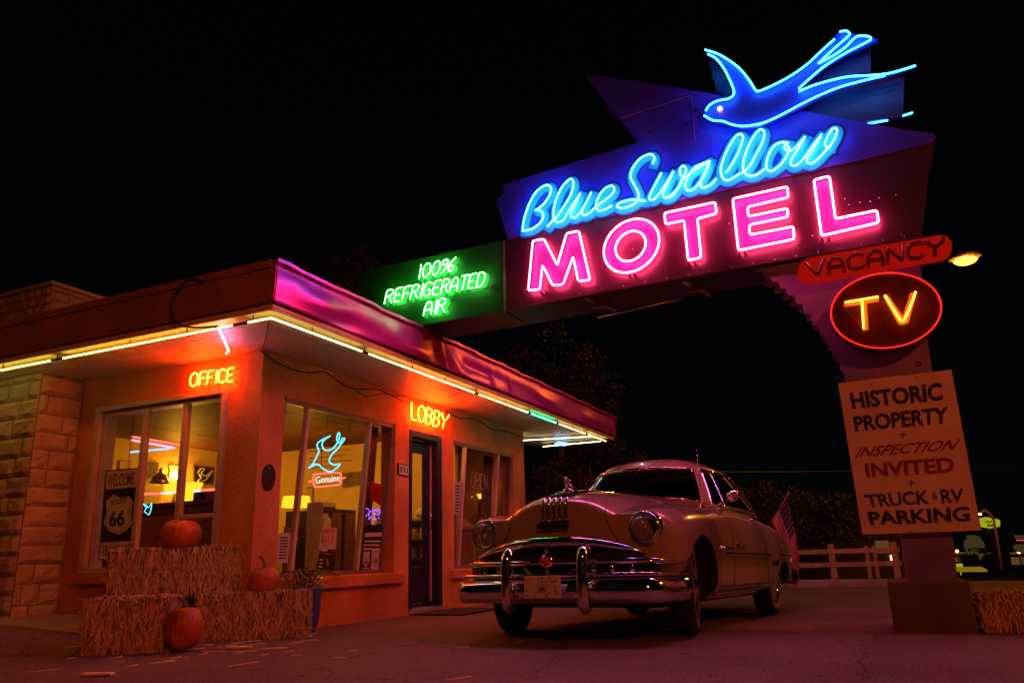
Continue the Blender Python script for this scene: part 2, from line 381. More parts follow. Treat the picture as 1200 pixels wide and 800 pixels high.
# neon: colour of the gas; strength is what the tube gives off
N = {
 'pink': emit('pink_neon', (1, .045, .14), 105), 'blue': emit('blue_neon', (.03, .34, 1), 32), 'bird': emit('bird_blue_neon', (.02, .30, 1), 18),
 'green': emit('green_neon', (.16, 1, .17), 26), 'red': emit('red_neon', (1, .04, .002), 190), 'ring': emit('ring_neon', (1, .02, .01), 1.6),
 'tv': emit('amber_neon', (1, .24, .02), 9), 'eave': emit('cream_neon', (1, .78, .13), 9), 'eavewhite': emit('white_neon', (1, .78, .30), 7),
 'cyan': emit('turquoise_neon', (.03, 1, .65), 14), 'ice': emit('ice_blue_neon', (.05, .36, 1), 14), 'window_blue': emit('window_blue_neon', (.10, .65, .85), 2.2),
 'window_red': emit('window_red_neon', (1, .08, .05), 4), 'window_white': emit('window_white_neon', (1, .85, .75), 1.4),
 'shade': emit('lit_lamp_shade', (1, .58, .02), 1.6), 'sodium': emit('sodium_lamp', (1, .48, .05), 4.5), 'eye': emit('bird_eye_bulb', (1, .45, .15), 9),
 'lit_yellow': emit('lit_yellow_sign', (.72, .80, .03), .45), 'far_lamp': emit('far_lamp', (1, .5, .15), 8), 'far_red': emit('far_red_lamp', (1, .2, .05), 14),
 'yellow_kerb': emit('kerb_glow', (.9, .55, .02), .24), 'lit_window': emit('lit_window', (.5, .22, .07), .2), 'tail': emit('tail_lamp', (1, .03, .03), 1.2), 'violet': emit('violet_string_lights', (.25, .12, 1), 2.5)}
M['headlens'] = glass('headlamp_glass', (.85, .85, .85), 3.5)   # fluted lens
n = M['headlens'].node_tree; g_ = [q for q in n.nodes if q.type == 'BSDF_GLOSSY'][0]; wv = n.nodes.new('ShaderNodeTexWave'); wv.inputs['Scale'].default_value = 14; wv.inputs['Distortion'].default_value = 1.5; bp = n.nodes.new('ShaderNodeBump'); bp.inputs['Strength'].default_value = .8; bp.inputs['Distance'].default_value = .01
tc = n.nodes.new('ShaderNodeTexCoord'); n.links.new(tc.outputs['Object'], wv.inputs[0]); n.links.new(wv.outputs[1], bp.inputs['Height']); n.links.new(bp.outputs[0], g_.inputs['Normal'])
M['whitewall'] = mat('whitewall_rubber', (.42, .36, .30), .6, var=.1)
M['flagwhite'] = mat('flag_white_cloth', (.26, .23, .2), .8, var=.1)
M['flagred'] = mat('flag_red_cloth', (.32, .015, .02), .8, var=.1)
M['plant'] = mat('plant_leaf', (.06, .12, .03), .5, col2=(.12, .20, .05), scale=14)
M['rubbermat'] = mat('rubber_mat', (.03, .022, .02), .85, var=.3, scale=10)
M['plaque'] = mat('black_plaque', (.02, .018, .02), .35, var=.1)
M['bronze'] = mat('bronze', (.20, .12, .06), .35, .8, var=.1)
M['brass'] = mat('brass', (.55, .36, .12), .3, 1, var=.1)
M['inkred2'] = mat('poster_red', (.55, .06, .05), .6, var=0)
M['posterblack'] = mat('poster_black', (.018, .014, .016), .5, var=.2)
M['amber'] = mat('amber_card', (.62, .34, .05), .6, var=.1)
M['redcard'] = mat('red_card', (.55, .02, .015), .6, var=.1)
M['cardboard'] = mat('brown_print', (.16, .09, .04), .6, var=.5, scale=14)
M['curtain'] = mat('brown_curtain', (.20, .10, .05), .8, var=.2, scale=6)
M['signpale'] = mat('pale_enamel', (.82, .72, .66), .4, var=.05)
M['bottle'] = mat('dark_bottle_glass', (.02, .03, .015), .1, var=.1)
M['blanket'] = mat('patterned_blanket', (.35, .05, .04), .9, col2=(.45, .28, .12), scale=18)
N['ice_dim'] = emit('window_ice_glow', (.3, .6, 1), 1.6)
M['darkwall'] = mat('dark_wall', (.06, .045, .035), .8, var=.2)
M['dimsign'] = emit('far_face_glow', (.045, .032, .010), 1)  # glow put into the colour for street-lamp light on far faces
M['reflector'] = mat('headlamp_reflector', (.85, .83, .78), .38, 1, var=.05)
M['redcar'] = mat('red_car_paint', (.35, .02, .02), .25, coat=1, var=.05)
# ------------------------------------------------------------------ ground, road, kerb
def gh(x, y):
    z = .20 * smooth((-5.6 - x) / 2.0) * smooth((y - 2) / 2.5)
    z -= .07 * smooth((y - 6.9) / 2.3) * smooth((x + 4.3) / 1.2)
    z -= 1.55 * max(0, min(1, (y - 17.2) / 42.8))      # the street falls away beyond the drive
    return z
def axis(lo, hi, st, far):
    a = []; x = lo
    while x < hi + 1e-6: a.append(x); x += st
    return [-far, -far * .4, lo - 60, lo - 20, lo - 6] + a + [hi + 6, hi + 20, hi + 60, far * .4, far]
gx = axis(-12, 8, .4, 900); gy = sorted(axis(-2, 20, .4, 900) + [60, 50])
mb = MB(); mb.grid([[V((x, y, gh(x, y))) for x in gx] for y in gy])
mb.build('ground', M['asphalt'], kind='structure', org=(0, 0, 0))
mb = MB(); mb.grid([[V((x, y, gh(0, y) + .008)) for x in (2.6, 6, 12, 18)] for y in (14, 15.2, 16.0, 17.2, 20, 26, 40, 50, 60, 80, 200, 500)]); mb.build('road', M['road'], kind='structure')
mb = MB()
for a, b in (((-3.2, 16.2), (-.1, 15.9)),):
    mb.bar((a[0], a[1], -.01), (b[0], b[1], -.01), .25, .14)
mb.build('kerb', M['concrete'], kind='structure', bevel=.02)
mb = MB(); pts = [V((-13, 4.35, .205)), V((-6.9, 4.5, .150)), V((-6.5, 5.3, .1)), V((-6.7, 5.62, .13)), V((-13, 5.62, .209))]
mb = MB(); rows = []
for i in range(14):
    x = lerp(-13, -6.2, i / 13); rows.append([V((x, lerp(4.55 + .5 * smooth((x + 7.5) / 1.3), 5.62, k / 5), gh(x, lerp(4.55, 5.62, k / 5)) + .006)) for k in range(6)])
mb.grid(rows); mb.build('sidewalk', M['concrete'], kind='structure')

# ------------------------------------------------------------------ motel office building
XW = -5.255; YW = 5.636; YE = 11.748; ZS = 2.65; XF = -4.233; YF = 4.615
B = thing('motel_office', 'salmon stucco motel office with wide flat roof edged in neon tubes', 'building', (-6.5, 8, 0))
def holed(mb, o, u, n_, us, vs, holes, th, mi=0):
    """wall slab: corner o, run u, outward normal n_, cut at us (along) and vs (up), holes = rectangles in (u,v)"""
    o = V(o); u = V(u); n_ = V(n_); up = V((0, 0, 1))
    def P(a, b, d): return o + u * a + up * b - n_ * d
    def solid(i, j):
        if i < 0 or j < 0 or i >= len(us) - 1 or j >= len(vs) - 1: return False
        a = (us[i] + us[i + 1]) / 2; b = (vs[j] + vs[j + 1]) / 2
        return not any(h[0] < a < h[1] and h[2] < b < h[3] for h in holes)
    for i in range(len(us) - 1):
        for j in range(len(vs) - 1):
            if not solid(i, j): continue
            a0, a1, b0, b1 = us[i], us[i + 1], vs[j], vs[j + 1]
            for d in (0, th): mb.add([P(a0, b0, d), P(a1, b0, d), P(a1, b1, d), P(a0, b1, d)], [(0, 1, 2, 3)], mi)
            if not solid(i - 1, j): mb.add([P(a0, b0, 0), P(a0, b1, 0), P(a0, b1, th), P(a0, b0, th)], [(0, 1, 2, 3)], mi)
            if not solid(i + 1, j): mb.add([P(a1, b0, 0), P(a1, b1, 0), P(a1, b1, th), P(a1, b0, th)], [(0, 1, 2, 3)], mi)
            if not solid(i, j - 1): mb.add([P(a0, b0, 0), P(a1, b0, 0), P(a1, b0, th), P(a0, b0, th)], [(0, 1, 2, 3)], mi)
            if not solid(i, j + 1): mb.add([P(a0, b1, 0), P(a1, b1, 0), P(a1, b1, th), P(a0, b1, th)], [(0, 1, 2, 3)], mi)
W1 = (5.968, 7.95, .48, 2.222); DR = (8.263, 9.054, -.2, 2.212); W2 = (9.38, 11.32, .48, 2.2); WO = (-7.471, -5.70, .64, 2.248)
mb = MB(); y0 = YW
hs = [tuple(a - (y0 if i < 2 else 0) for i, a in enumerate(h)) for h in (W1, DR, W2)]
us = sorted({0, YE - y0} | {h[i] for h in hs for i in (0, 1)}); vv = sorted({-.25, ZS} | {h[i] for h in hs for i in (2, 3)})
holed(mb, (XW, y0, 0), (0, 1, 0), (1, 0, 0), us, vv, hs, .2)
mb.build('lobby_wall', M['stucco'], B)
mb = MB(); h = (WO[0] + 11, WO[1] + 11, WO[2], WO[3])
holed(mb, (-11, YW, 0), (1, 0, 0), (0, -1, 0), sorted({0, h[0], h[1], 11 + XW - .2}), sorted({-.25, ZS, h[2], h[3]}), [h], .2)
mb.build('office_wall', M['stucco'], B)
mb = MB(); mb.box((-11, YE - .2, -.25), (XW - .2, YE - .001, ZS)); mb.build('end_wall', M['stucco'], B)
# roof slab, fascias, soffits
mb = MB(); mb.box((-16, YF + .03, 2.72), (XF - .03, 13.55, 3.0)); mb.build('roof', M['roof'], B)
mb = MB(); mb.box((-16, YF, 2.668), (XF - .035, YF + .028, 2.96)); mb.box((-16, YF - .018, 2.962), (XF - .035, YF + .03, 3.03))
mb.build('front_fascia', M['fascia'], B, bevel=.004)
# crumpled metal sheet fascia: real dents
mb = MB(); rows = []; rf = random.Random(3)
dents = [(rf.uniform(4.7, 13.4), rf.uniform(2.7, 2.98), rf.uniform(.1, .5), rf.uniform(.05, .14), rf.uniform(-.014, .018), rf.uniform(-1, 1)) for _ in range(60)]
dents += [(5.15, 2.8, .5, .12, .03, .5), (5.5, 2.72, .25, .2, -.035, -.4), (7.3, 2.82, .10, .3, .045, .7), (7.45, 2.75, .06, .3, -.04, .6), (7.75, 2.7, .2, .2, .03, 1), (8.6, 2.75, .05, .16, .02, .2), (9.1, 2.8, .04, .2, .02, .2)]
ny, nz_ = 260, 12
for i in range(ny + 1):
    y = lerp(YF - .001, 13.6, i / ny); r_ = []
    for k in range(nz_ + 1):
        z = lerp(2.665, 3.0, k / nz_); d = 0
        for (a, b_, sa, sb, am, sh) in dents:
            e = ((y - a + sh * (z - b_)) / sa) ** 2 + ((z - b_) / sb) ** 2
            if e < 6: d += am * math.exp(-e)
        d *= .25 + .7 * math.sin(PI * min(1, k / nz_ * 1.0 + .15))
        r_.append(V((XF + d, y, z)))
    rows.append(r_)
mb.grid(rows)
mb.add([(XF - .035, 13.6, 2.665), (XF - .0, 13.6, 2.665), (XF - .0, 13.6, 3.0), (XF - .035, 13.6, 3.0)], [(0, 1, 2, 3)])
mb.build('sheet_metal_fascia', M['foil'], B, solid=.003)
mb = MB()
yy = YF - .004
lip = [V((XF + .012 + .004 * math.sin(i * 1.7), lerp(yy, 13.62, i / 60), 3.012 + .006 * math.sin(i * .9 + 1) + .004 * math.sin(i * 2.3))) for i in range(61)]
for i in range(60): mb.bar(lip[i], lip[i + 1], .05, .03)
mb.build('roof_edge_trim', M['foil'], B)
# soffit boards: mitred at the corner, run parallel to each eave
mb = MB(); k = 0; x = XW + .003
while x < XF - .2:
    y0_ = YW - (x - XW); y1_ = YW - (x + .058 - XW); zz = ZS - .02 + .0012 * (k % 3); mb.prism([V((x, y0_, zz)), V((x + .058, y1_, zz)), V((x + .058, 13.5, zz)), V((x, 13.5, zz))], (0, 0, .02)); x += .072; k += 1
mb.build('lobby_soffit', M['soffit'], B)
mb = MB(); k = 0; y = YW - .003
while y > YF + .2:
    x0_ = XW + (YW - y) - .012; x1_ = x0_ + .058; zz = ZS - .02 + .0012 * (k % 3); mb.prism([V((-16, y, zz)), V((x0_, y, zz)), V((x1_, y - .058, zz)), V((-16, y - .058, zz))], (0, 0, .02)); y -= .072; k += 1
mb.build('office_soffit', M['soffit'], B)
mb = MB()
mb.box((XW - .6, YE + .004, ZS - .012), (XW - .003, 13.5, ZS)); 
mb.build('porch_soffit', M['soffit'], B)
mb = MB()
mb.box((XF - .225, YF + .03, ZS - .022), (XF - .03, 13.57, ZS + .016)); mb.box((-16, YF + .03, ZS - .022), (XF - .228, YF + .225, ZS + .016))
mb.box((XF - .06, YF + .03, ZS - .04), (XF - .035, 13.57, ZS - .0225)); mb.box((-16, YF + .03, ZS - .04), (XF - .0605, YF + .055, ZS - .0225))
mb.build('cream_eave_trim', M['trim'], B, bevel=.004)
# stone pier
def stones(mb, face, u0, u1, z0, z1, fixed, seed, rowh=.19):
    rs = random.Random(seed); z = z0; row = 0
    while z < z1 - .03:
        hgt = min(rowh * rs.uniform(.92, 1.08), z1 - z); u = u0 - (rs.uniform(0, .2) if row % 2 else 0)
        while u < u1 - .01:
            L = rs.choice((.19, .3, .42, .5)) * rs.uniform(.9, 1.1); a = max(u, u0) + .006; b_ = min(u + L, u1) - .006
            if u1 - (u + L) < .1: b_ = u1 - .006; L = u1 - u + .01
            if b_ - a > .03:
                nu, nv = max(3, int((b_ - a) / .05)), 5; grid = []; base = rs.uniform(.0, .018)
                for j in range(nv + 1):
                    r_ = []
                    for i in range(nu + 1):
                        edge = i in (0, nu) or j in (0, nv)
                        d = 0 if edge else base + .014 + rs.uniform(0, .014)
                        uu = lerp(a, b_, i / nu); zz = lerp(z + .006, z + hgt - .006, j / nv)
                        if not edge: uu += rs.uniform(-.006, .006); zz += rs.uniform(-.006, .006)
                        r_.append(V((uu, fixed - d, zz)) if face == 'front' else V((fixed + d, uu, zz)))
                    grid.append(r_)
                mb.grid(grid, 0, False)
            u += L
        z += hgt; row += 1
PX = -7.8; PY = 5.15
mb = MB(); mb.box((-12, PY, -.1), (PX, YW, ZS - .014), 1); stones(mb, 'front', -12, PX, .05, ZS - .02, PY - .002, 1); stones(mb, 'side', PY, YW - .004, .1, ZS - .02, PX + .002, 2)
mb.build('stone_pier', [M['stone'], M['mortar']], B)
c = onY(62, 330, 7.5); xr = c.x; yb = onX(123, 353, xr).y
mb = MB(); mb.box((-15.5, 7.5, 2.9), (xr, yb, c.z - .06), 1); stones(mb, 'front', -15.5, xr, 2.95, c.z - .06, 7.498, 4, .16); stones(mb, 'side', 7.5, yb, 2.95, c.z - .06, xr + .002, 5, .16)
mb.box((-15.5, 7.45, c.z - .06), (xr + .05, yb + .05, c.z), 0)
mb.build('chimney', [M['stone'], M['mortar']], B)

# windows ---------------------------------------------------------
def slanted_window(w_, mulls, inset):
    """shop window whose glass leans in towards its sill; frame, mullions, panes, sill"""
    ya, yb_, za, zb = w_; xt = XW - .03; xb = XW - .03 - inset
    def P(y, t, d=0): return V((lerp(xt, xb, t) + d, y, lerp(zb, za, t)))
    fr = MB(); e = .018
    fr.bar(P(ya + .02, .012), P(ya + .02, .985), .04, .05, (1, 0, 0)); fr.bar(P(yb_ - .02, .012), P(yb_ - .02, .985), .04, .05, (1, 0, 0))
    fr.bar(P(ya + .042, .014), P(yb_ - .042, .014), .05, .05, (0, 0, 1)); fr.bar(P(ya + .042, .983), P(yb_ - .042, .983), .05, .05, (0, 0, 1))
    wn = fr.build('window', M['brown_frame'], B, bevel=.004)
    mm = MB()
    for y in mulls: mm.bar(P(y, .03, .004), P(y, .967, .004), .045, .06, (1, 0, 0))
    mm.build_each('mullion', M['window_paint'], wn, bevel=.005)
    ed = [ya + .042] + list(mulls) + [yb_ - .042]
    for a, b_ in zip(ed[:-1], ed[1:]):
        g = MB(); d = .0; a += .02; b_ -= .02
        g.add([P(a, .03, d), P(b_, .03, d), P(b_, .967, d), P(a, .967, d)], [(0, 1, 2, 3)]); g.build('pane', M['pane'], wn)
    s_ = MB(); s_.box((xb - .02, ya + .001, za - .02), (XW - .001, yb_ - .001, za + .012)); s_.box((XW + .001, ya - .12, za - .11), (XW + .07, yb_ + .14, za + .01))
    s_.build('sill', M['sill'], wn, bevel=.012)
    return P
PW1 = slanted_window(W1, (6.357, 7.45), .15)
PW2 = slanted_window(W2, (9.776, 10.824), .15)
xa, xb, za, zb = WO
fr = MB()
for a, b_ in (((xa - .05, zb + .0), (xb + .04, zb + .05)), ((xa - .05, za - .06), (xb + .04, za - .0)), ((xa - .05, za), (xa + .03, zb)), ((xb - .03, za), (xb + .04, zb))):
    fr.box((a[0], YW - .035, a[1]), (b_[0], YW + .02, b_[1]))
fr.box((xa + .031, YW + .02, za), (xa + .06, YW + .16, zb)); fr.box((xa + .03, YW + .021, zb - .03), (xb - .03, YW + .16, zb - .001))
wn = fr.build('window', M['window_paint'], B, bevel=.006)
mm = MB()
for x in (-6.793, -6.228): mm.box((x - .03, YW - .012, za + .001), (x + .03, YW + .05, zb - .032))
mm.box((-6.196, YW - .01, 1.07), (xb - .031, YW + .04, 1.11)); mm.build_each('mullion', M['window_paint'], wn, bevel=.005)
for a, b_, c0, c1 in ((xa + .062, -6.825, za + .001, zb - .033), (-6.76, -6.26, za + .001, zb - .033), (-6.196, xb - .032, 1.112, zb - .033), (-6.196, xb - .032, za + .001, 1.068)):
    g = MB(); g.add([(a, YW + .03, c0), (b_, YW + .03, c0), (b_, YW + .03, c1), (a, YW + .03, c1)], [(0, 1, 2, 3)]); g.build('pane', M['pane'], wn)
s_ = MB(); s_.box((xa - .12, YW - .07, za - .155), (xb + .1, YW - .001, za - .065)); s_.build('sill', M['sill'], wn, bevel=.01)
# door -----------------------------------------------------------
ya, yb_, _, zt = DR; xd = XW - .10
d = MB(); d.box((xd - .12, ya + .001, .06), (XW + .012, ya + .06, zt - .001)); d.box((xd - .12, yb_ - .11, .06), (XW + .012, yb_ - .001, zt - .001)); d.box((xd - .12, ya + .061, zt - .09), (XW + .012, yb_ - .111, zt - .002))
d.build('door_frame', M['navy'], B, bevel=.006)
a, b_ = ya + .064, yb_ - .125
d = MB(); x0, x1 = xd - .05, xd
d.box((x0, a, .12), (x1, a + .09, 2.11)); d.box((x0, b_ - .13, .12), (x1, b_, 2.11)); d.box((x0, a + .091, 1.95), (x1, b_ - .131, 2.11)); d.box((x0, a + .091, .12), (x1, b_ - .131, .55))
dr = d.build('door', M['navy'], B, bevel=.006)
g = MB(); g.add([(xd - .025, a + .09, .55), (xd - .025, b_ - .13, .55), (xd - .025, b_ - .13, 1.95), (xd - .025, a + .09, 1.95)], [(0, 1, 2, 3)]); g.build('pane', M['pane'], dr)
g = MB(); g.tube([(x1 + .0, b_ - .06, .98), (x1 + .05, b_ - .06, 1.0), (x1 + .05, b_ - .06, 1.2), (x1, b_ - .06, 1.22)], .011, 8); g.build('handle', M['chrome'], dr)
g = MB(); g.box((xd - .004, b_ + .002, .12), (xd + .02, b_ + .012, 2.1)); g.build('weather_strip', M['window_paint'], dr)
d = MB(); d.box((XW - .35, ya + .002, -.1), (XW + .02, yb_ - .002, .058)); d.build('door_step', M['concrete'], B, bevel=.01)
# interior shell
mb = MB(); mb.box((-9.6, YW + .2, 0), (-9.4, YE - .2, 2.4)); mb.box((-9.4, 9.8, 0), (-5.46, 9.88, 2.4)); mb.build('interior_wall', M['plaster'], B)
mb = MB()
x = -9.4
while x < -5.46:
    mb.box((x, YW + .2, 2.36 - .004 * (int(x * 20) % 2)), (min(x + .1, -5.458), YE - .2, 2.4)); x += .105
mb.build('ceiling', M['woodceil'], B)
mb = MB(); mb.box((-9.4, YW + .201, .02), (-5.46, YE - .201, .08)); mb.build('interior_floor', M['floor'], B)
# eave neon ------------------------------------------------------
ZN = 2.575; XN = XF - .12; YN = YF + .12
def eave(pts, m, name='eave_neon_tube', lab=None, r=.0075):
    mb = MB(); mb.tube(rounded(pts, .03), r, 8); return mb.build(name, m, B, label=lab)
ys = [YN, 6.05, 8.35, 10.3, 10.45, 11.0, 12.25, 13.3]
eave([(XN - .25, YN, ZN), (XN, YN, ZN), (XN, 6.02, ZN)], N['eavewhite'])
eave([(XN, 6.06, ZN), (XN, 8.33, ZN)], N['eavewhite']); eave([(XN, 8.40, ZN), (XN, 9.95, ZN)], N['eavewhite'])
eave([(XN, 10.0, ZN), (XN, 11.0, ZN)], N['cyan'], lab='turquoise section of the eave neon')
eave([(XN, 11.04, ZN), (XN, 12.3, ZN)], N['eavewhite']); eave([(XN, 12.36, ZN), (XN, 13.35, ZN)], N['eavewhite'])
xs = [(-4.75, -6.9), (-7.06, -8.9), (-9.0, -11)]
for a, b_ in xs: eave([(a, YN, ZN), (b_, YN, ZN)], N['eave'], lab='pale yellow section of the eave neon')
eave([(XN - .34, YN, ZN), (XN - .25, YN, ZN)], N['ice'])
p0 = onZ(256.7, 385, ZN - .01); p1 = onZ(268, 411, ZN - .02); eave([p0, p1, p1 + V((-.03, .0, -.02))], N['ice'], lab='ice blue neon tube crossing the soffit at the corner')
eave([(XW - .3, 12.35, ZN), (XF - .15, 12.65, ZN)], N['eavewhite']); eave([(XW - .3, 13.3, ZN), (XF - .2, 13.3, ZN)], N['eavewhite'])
dc = onZ(658, 520, ZN - .03); eave([dc + V((-.13, 0, .0)), dc + V((0, .2, 0)), dc + V((.13, 0, 0)), dc + V((0, -.2, 0)), dc + V((-.128, -.003, 0))], N['ice'], lab='blue diamond shaped neon tube')
mb = MB()
for y in [5.25, 6.04, 6.9, 7.6, 8.36, 9.2, 9.97, 11.02, 11.7, 12.33, 13.0]:
    mb.tube([(XN, y, ZN + .012), (XN, y, ZS - .02)], .005, 6); 
    if y in (6.04, 8.36, 9.97, 11.02, 12.33): mb.tube([(XN, y - .05, ZN), (XN, y + .05, ZN)], .013, 8)
for x in [-4.55, -5.3, -6.0, -6.98, -7.8, -8.95]:
    mb.tube([(x, YN, ZN + .012), (x, YN, ZS - .02)], .005, 6)
for a, b_ in ((-4.60, -4.76), (-6.9, -7.06)): mb.tube([(a, YN, ZN), (b_, YN, ZN)], .014, 8)
mb.build_each('tube_support', M['black'], B)
# cables along the walls
mb = MB()
def z3(x, y): return (280 + x / 3.48, 300 + y / 3.48)
pl = [z3(*p) for p in ((90, 385), (150, 430), (230, 465), (300, 475), (350, 470), (400, 505), (470, 540), (565, 543), (620, 565), (680, 572))]
mb.tube(catmull([onX(*p, XW + .012) for p in pl], 4), .008, 6)
pl = [z3(*p) for p in ((845, 635), (900, 660), (970, 665), (1030, 705), (1085, 712), (1160, 740))]
mb.tube(catmull([onX(*p, XW + .012) for p in pl], 4), .008, 6)
mb.tube(catmull([onX(*z3(x, y), XW + .02) for x, y in ((470, 540), (520, 570), (600, 560), (680, 600))], 4), .006, 6)
mb.build_each('wall_cable', M['cable'], B)
mb = MB()
pl = [(238, 329.5), (222, 327), (207, 342), (200.5, 360), (207, 378), (225, 383.5), (255, 382.5)]
mb.tube(catmull([onY(*p, YF - .03) for p in pl], 5), .009, 6); mb.build('roof_cable', M['cable'], B)
# ------------------------------------------------------------------ the motel sign over the drive
YS = 6.85
def sp(x, y, d=0): return onY(x, y, YS - d)            # photograph pixel -> point on the sign's plane
S = thing('motel_sign', 'tall neon motel sign with glowing blue bird on a purple stepped column', 'sign', (0.35, 7.15, 0))
SO = .065                                              # tubes stand this far off the panels
def poly(name, px, m, front, depth, lab=None, bevel=.006):
    mb = MB(); mb.prism([sp(x, y, front) for x, y in px], (0, depth, 0)); return mb.build(name, m, S, label=lab, bevel=bevel)
poly('panel', [(420, 318.5), (589.5, 281.4), (591, 364.4), (420, 393)], M['greenpanel'], 0, .58, 'green panel reading 100% refrigerated air')
pinkp = poly('panel', [(591, 281), (1000, 188.3), (1092, 167), (1080, 277.5), (840, 318.7), (670, 349), (592.5, 364)], M['maroon'], 0.002, .58, 'pink panel behind the block letters')
bluep = poly('panel', [(595, 279.5), (581, 234), (589.5, 230), (589, 216.5), (748, 167), (686, 88), (689, 86.5), (835, 110), (850, 113.5), (1025, 146), (1095, 157), (1097, 160), (1092, 167.2), (1000, 188.6)], M['bluepanel'], .012, .60, 'blue panel behind the script name')
mb = MB(); mb.prism([sp(x, y, -.10) for x, y in [(742, 171), (711, 129), (714, 127), (748, 168)]], (0, .12, 0)); mb.build('panel_brace', M['arrow'], S)
mb = MB(); mb.tube([sp(727, 138.5, .022), sp(810, 112, .022)], .004, 6); mb.tube([sp(809, 108, .022), sp(815, 166, .022)], .003, 6)
mb.build_each('panel_seam', M['arrow'], S)
mb = MB()
for x, y in ((763, 156.5), (805, 145.5), (816, 129), (821, 136), (983.5, 443), (1014.6, 412.5), (1076, 426)):
    p = sp(x, y, .024 if y < 300 else -.058); mb.lathe([(.012, 0), (.02, .0), (.022, .01), (.014, .014), (.012, .004)], p, (0, -1, 0), 12)
mb.build_each('grommet', M['black'], S)
mb = MB(); mb.prism([sp(x, y, .004) for x, y in ((588.8, 281.6), (591.6, 281), (593, 364.2), (590.4, 364.6))], (0, .01, 0)); mb.build('panel_joint', M['steel'], S)
# rivets along the panels
mb = MB(); rr = random.Random(5)
for i in range(16):
    t = i / 15; p = sp(lerp(680, 1060, t), lerp(344, 277.5, t), .004); mb.lathe([(.006, 0), (.004, .004), (0, .005)], p, (0, -1, 0), 6)
for x, y in ((990, 233), (1008, 237), (1020, 236), (1030, 232), (1050, 228), (995, 240), (1056, 275), (952, 276.5), (915, 288), (897, 292), (611, 247), (742, 292), (615, 340), (854, 262), (605, 300)):
    mb.lathe([(.006, 0), (.004, .004), (0, .005)], sp(x, y, .004), (0, -1, 0), 6)
mb.build_each('rivet', M['steel'], S)
# block letters: painted face plus the neon tube that outlines it
def T1(x, y): return (600 + x / 5, 190 + y / 5)
def T2(x, y): return (780 + x / 4.5455, 130 + y / 4.5455)
def T5(x, y): return (840 + x / 4.5455, 190 + y / 4.5455)
def ov(cx, cy, a, b, n=40): return [(cx + a[0] * math.cos(2 * PI * i / n) + b[0] * math.sin(2 * PI * i / n), cy + a[1] * math.cos(2 * PI * i / n) + b[1] * math.sin(2 * PI * i / n)) for i in range(n)]
def back(p, d=.0): return V((p.x, YS - .004 - d, p.z))
def block(loops, rr_=.025, ring=False):
    L = MB(); t = MB()
    P3 = [[sp(x, y, SO) for x, y in lp] for lp in loops]
    if not ring: L.prism([back(p) for p in rounded(P3[0], rr_, 3, True)], (0, .004, 0)); t.tube(rounded(P3[0], rr_, 4, True), .0078, 8, True)
    else:
        n = len(P3[0]); a = [back(p) for p in P3[0]]; b = [back(p) for p in P3[1]]
        L.add(a + b, [(i, (i + 1) % n, n + (i + 1) % n, n + i) for i in range(n)])
        for q in P3: t.tube(q, .0078, 8, True)
    o = L.build('block_letter', M['letterpink'], S); t.build('neon_tube', N['pink'], o)
    e = MB(); q = P3[0]; lo = min(q, key=lambda p: p.z)
    for dx in (.0, .05): e.tube([lo + V((dx, .005, -.015)), lo + V((dx, SO, -.03))], .011, 6)
    e.build_each('tube_end', M['inkred'], o)
block([[T1(*p) for p in ((122, 462), (187, 450), (265, 605), (320, 417), (392, 404), (457, 690), (388, 696), (358, 553), (300, 715), (238, 722), (178, 602), (163, 745), (95, 752))]])
block([[T1(*p) for p in ov(700, 490, (161, -20), (-18, 156))], [T1(*p) for p in ov(695, 492, (88, -11), (-9, 88))]], ring=True)
block([[(778.6, 249.7), (838.3, 237), (839.6, 250.2), (817.2, 256.2), (821.6, 301.6), (806.4, 305), (801.6, 258.2), (779.8, 262.8)]])
block([[T5(*p) for p in ((85, 195), (376, 131), (381, 188), (164, 238), (168, 290), (378, 246), (379, 292), (172, 334), (176, 387), (408, 343), (412, 410), (115, 470))]])
block([[T5(*p) for p in ((517, 95), (600, 75), (632, 302), (853, 257), (862, 322), (558, 392))]])
# script name
B_ = [(62, 405), (70, 340), (95, 260), (130, 190), (170, 150), (205, 135), (228, 150), (222, 190), (195, 235), (160, 268), (136, 283), (160, 282), (182, 300), (178, 335), (155, 365), (115, 392), (64, 404)]
l_ = [(207, 380), (235, 345), (270, 310), (310, 250), (345, 190), (360, 130), (350, 100), (325, 110), (285, 160), (255, 230), (243, 290), (247, 335), (266, 352), (300, 340), (325, 300), (362, 240), (400, 183)]
u_ = [(400, 183), (365, 260), (346, 303), (356, 326), (388, 310), (430, 245), (464, 178)]
u2 = [(464, 178), (428, 248), (410, 290), (424, 312), (455, 295), (500, 255), (555, 215), (592, 180), (598, 152), (580, 139), (545, 155), (512, 195), (494, 240), (497, 272), (515, 286), (550, 274), (588, 253)]
S_ = [(824, 10), (834, -22), (820, -44), (786, -40), (740, -10), (703, 45), (695, 90), (715, 130), (738, 175), (740, 212), (720, 242), (680, 262), (640, 270), (616, 260), (624, 243), (665, 228), (720, 220), (782, 228)]
w_ = [(875, 65), (840, 130), (806, 200), (814, 222), (846, 206), (900, 130), (946, 55)]
w2 = [(946, 55), (905, 140), (884, 190), (900, 210), (936, 198), (975, 150), (996, 100)]
w3 = [(10, 460), (45, 435), (80, 392), (104, 335), (108, 305), (92, 294), (76, 312), (82, 345), (112, 348), (150, 320), (200, 288), (232, 268)]
a_ = [(232, 268), (195, 283), (150, 305), (115, 360), (105, 405), (125, 425), (162, 405), (208, 340), (236, 266)]
a2 = [(236, 266), (205, 335), (186, 388), (200, 410), (240, 392), (270, 362)]
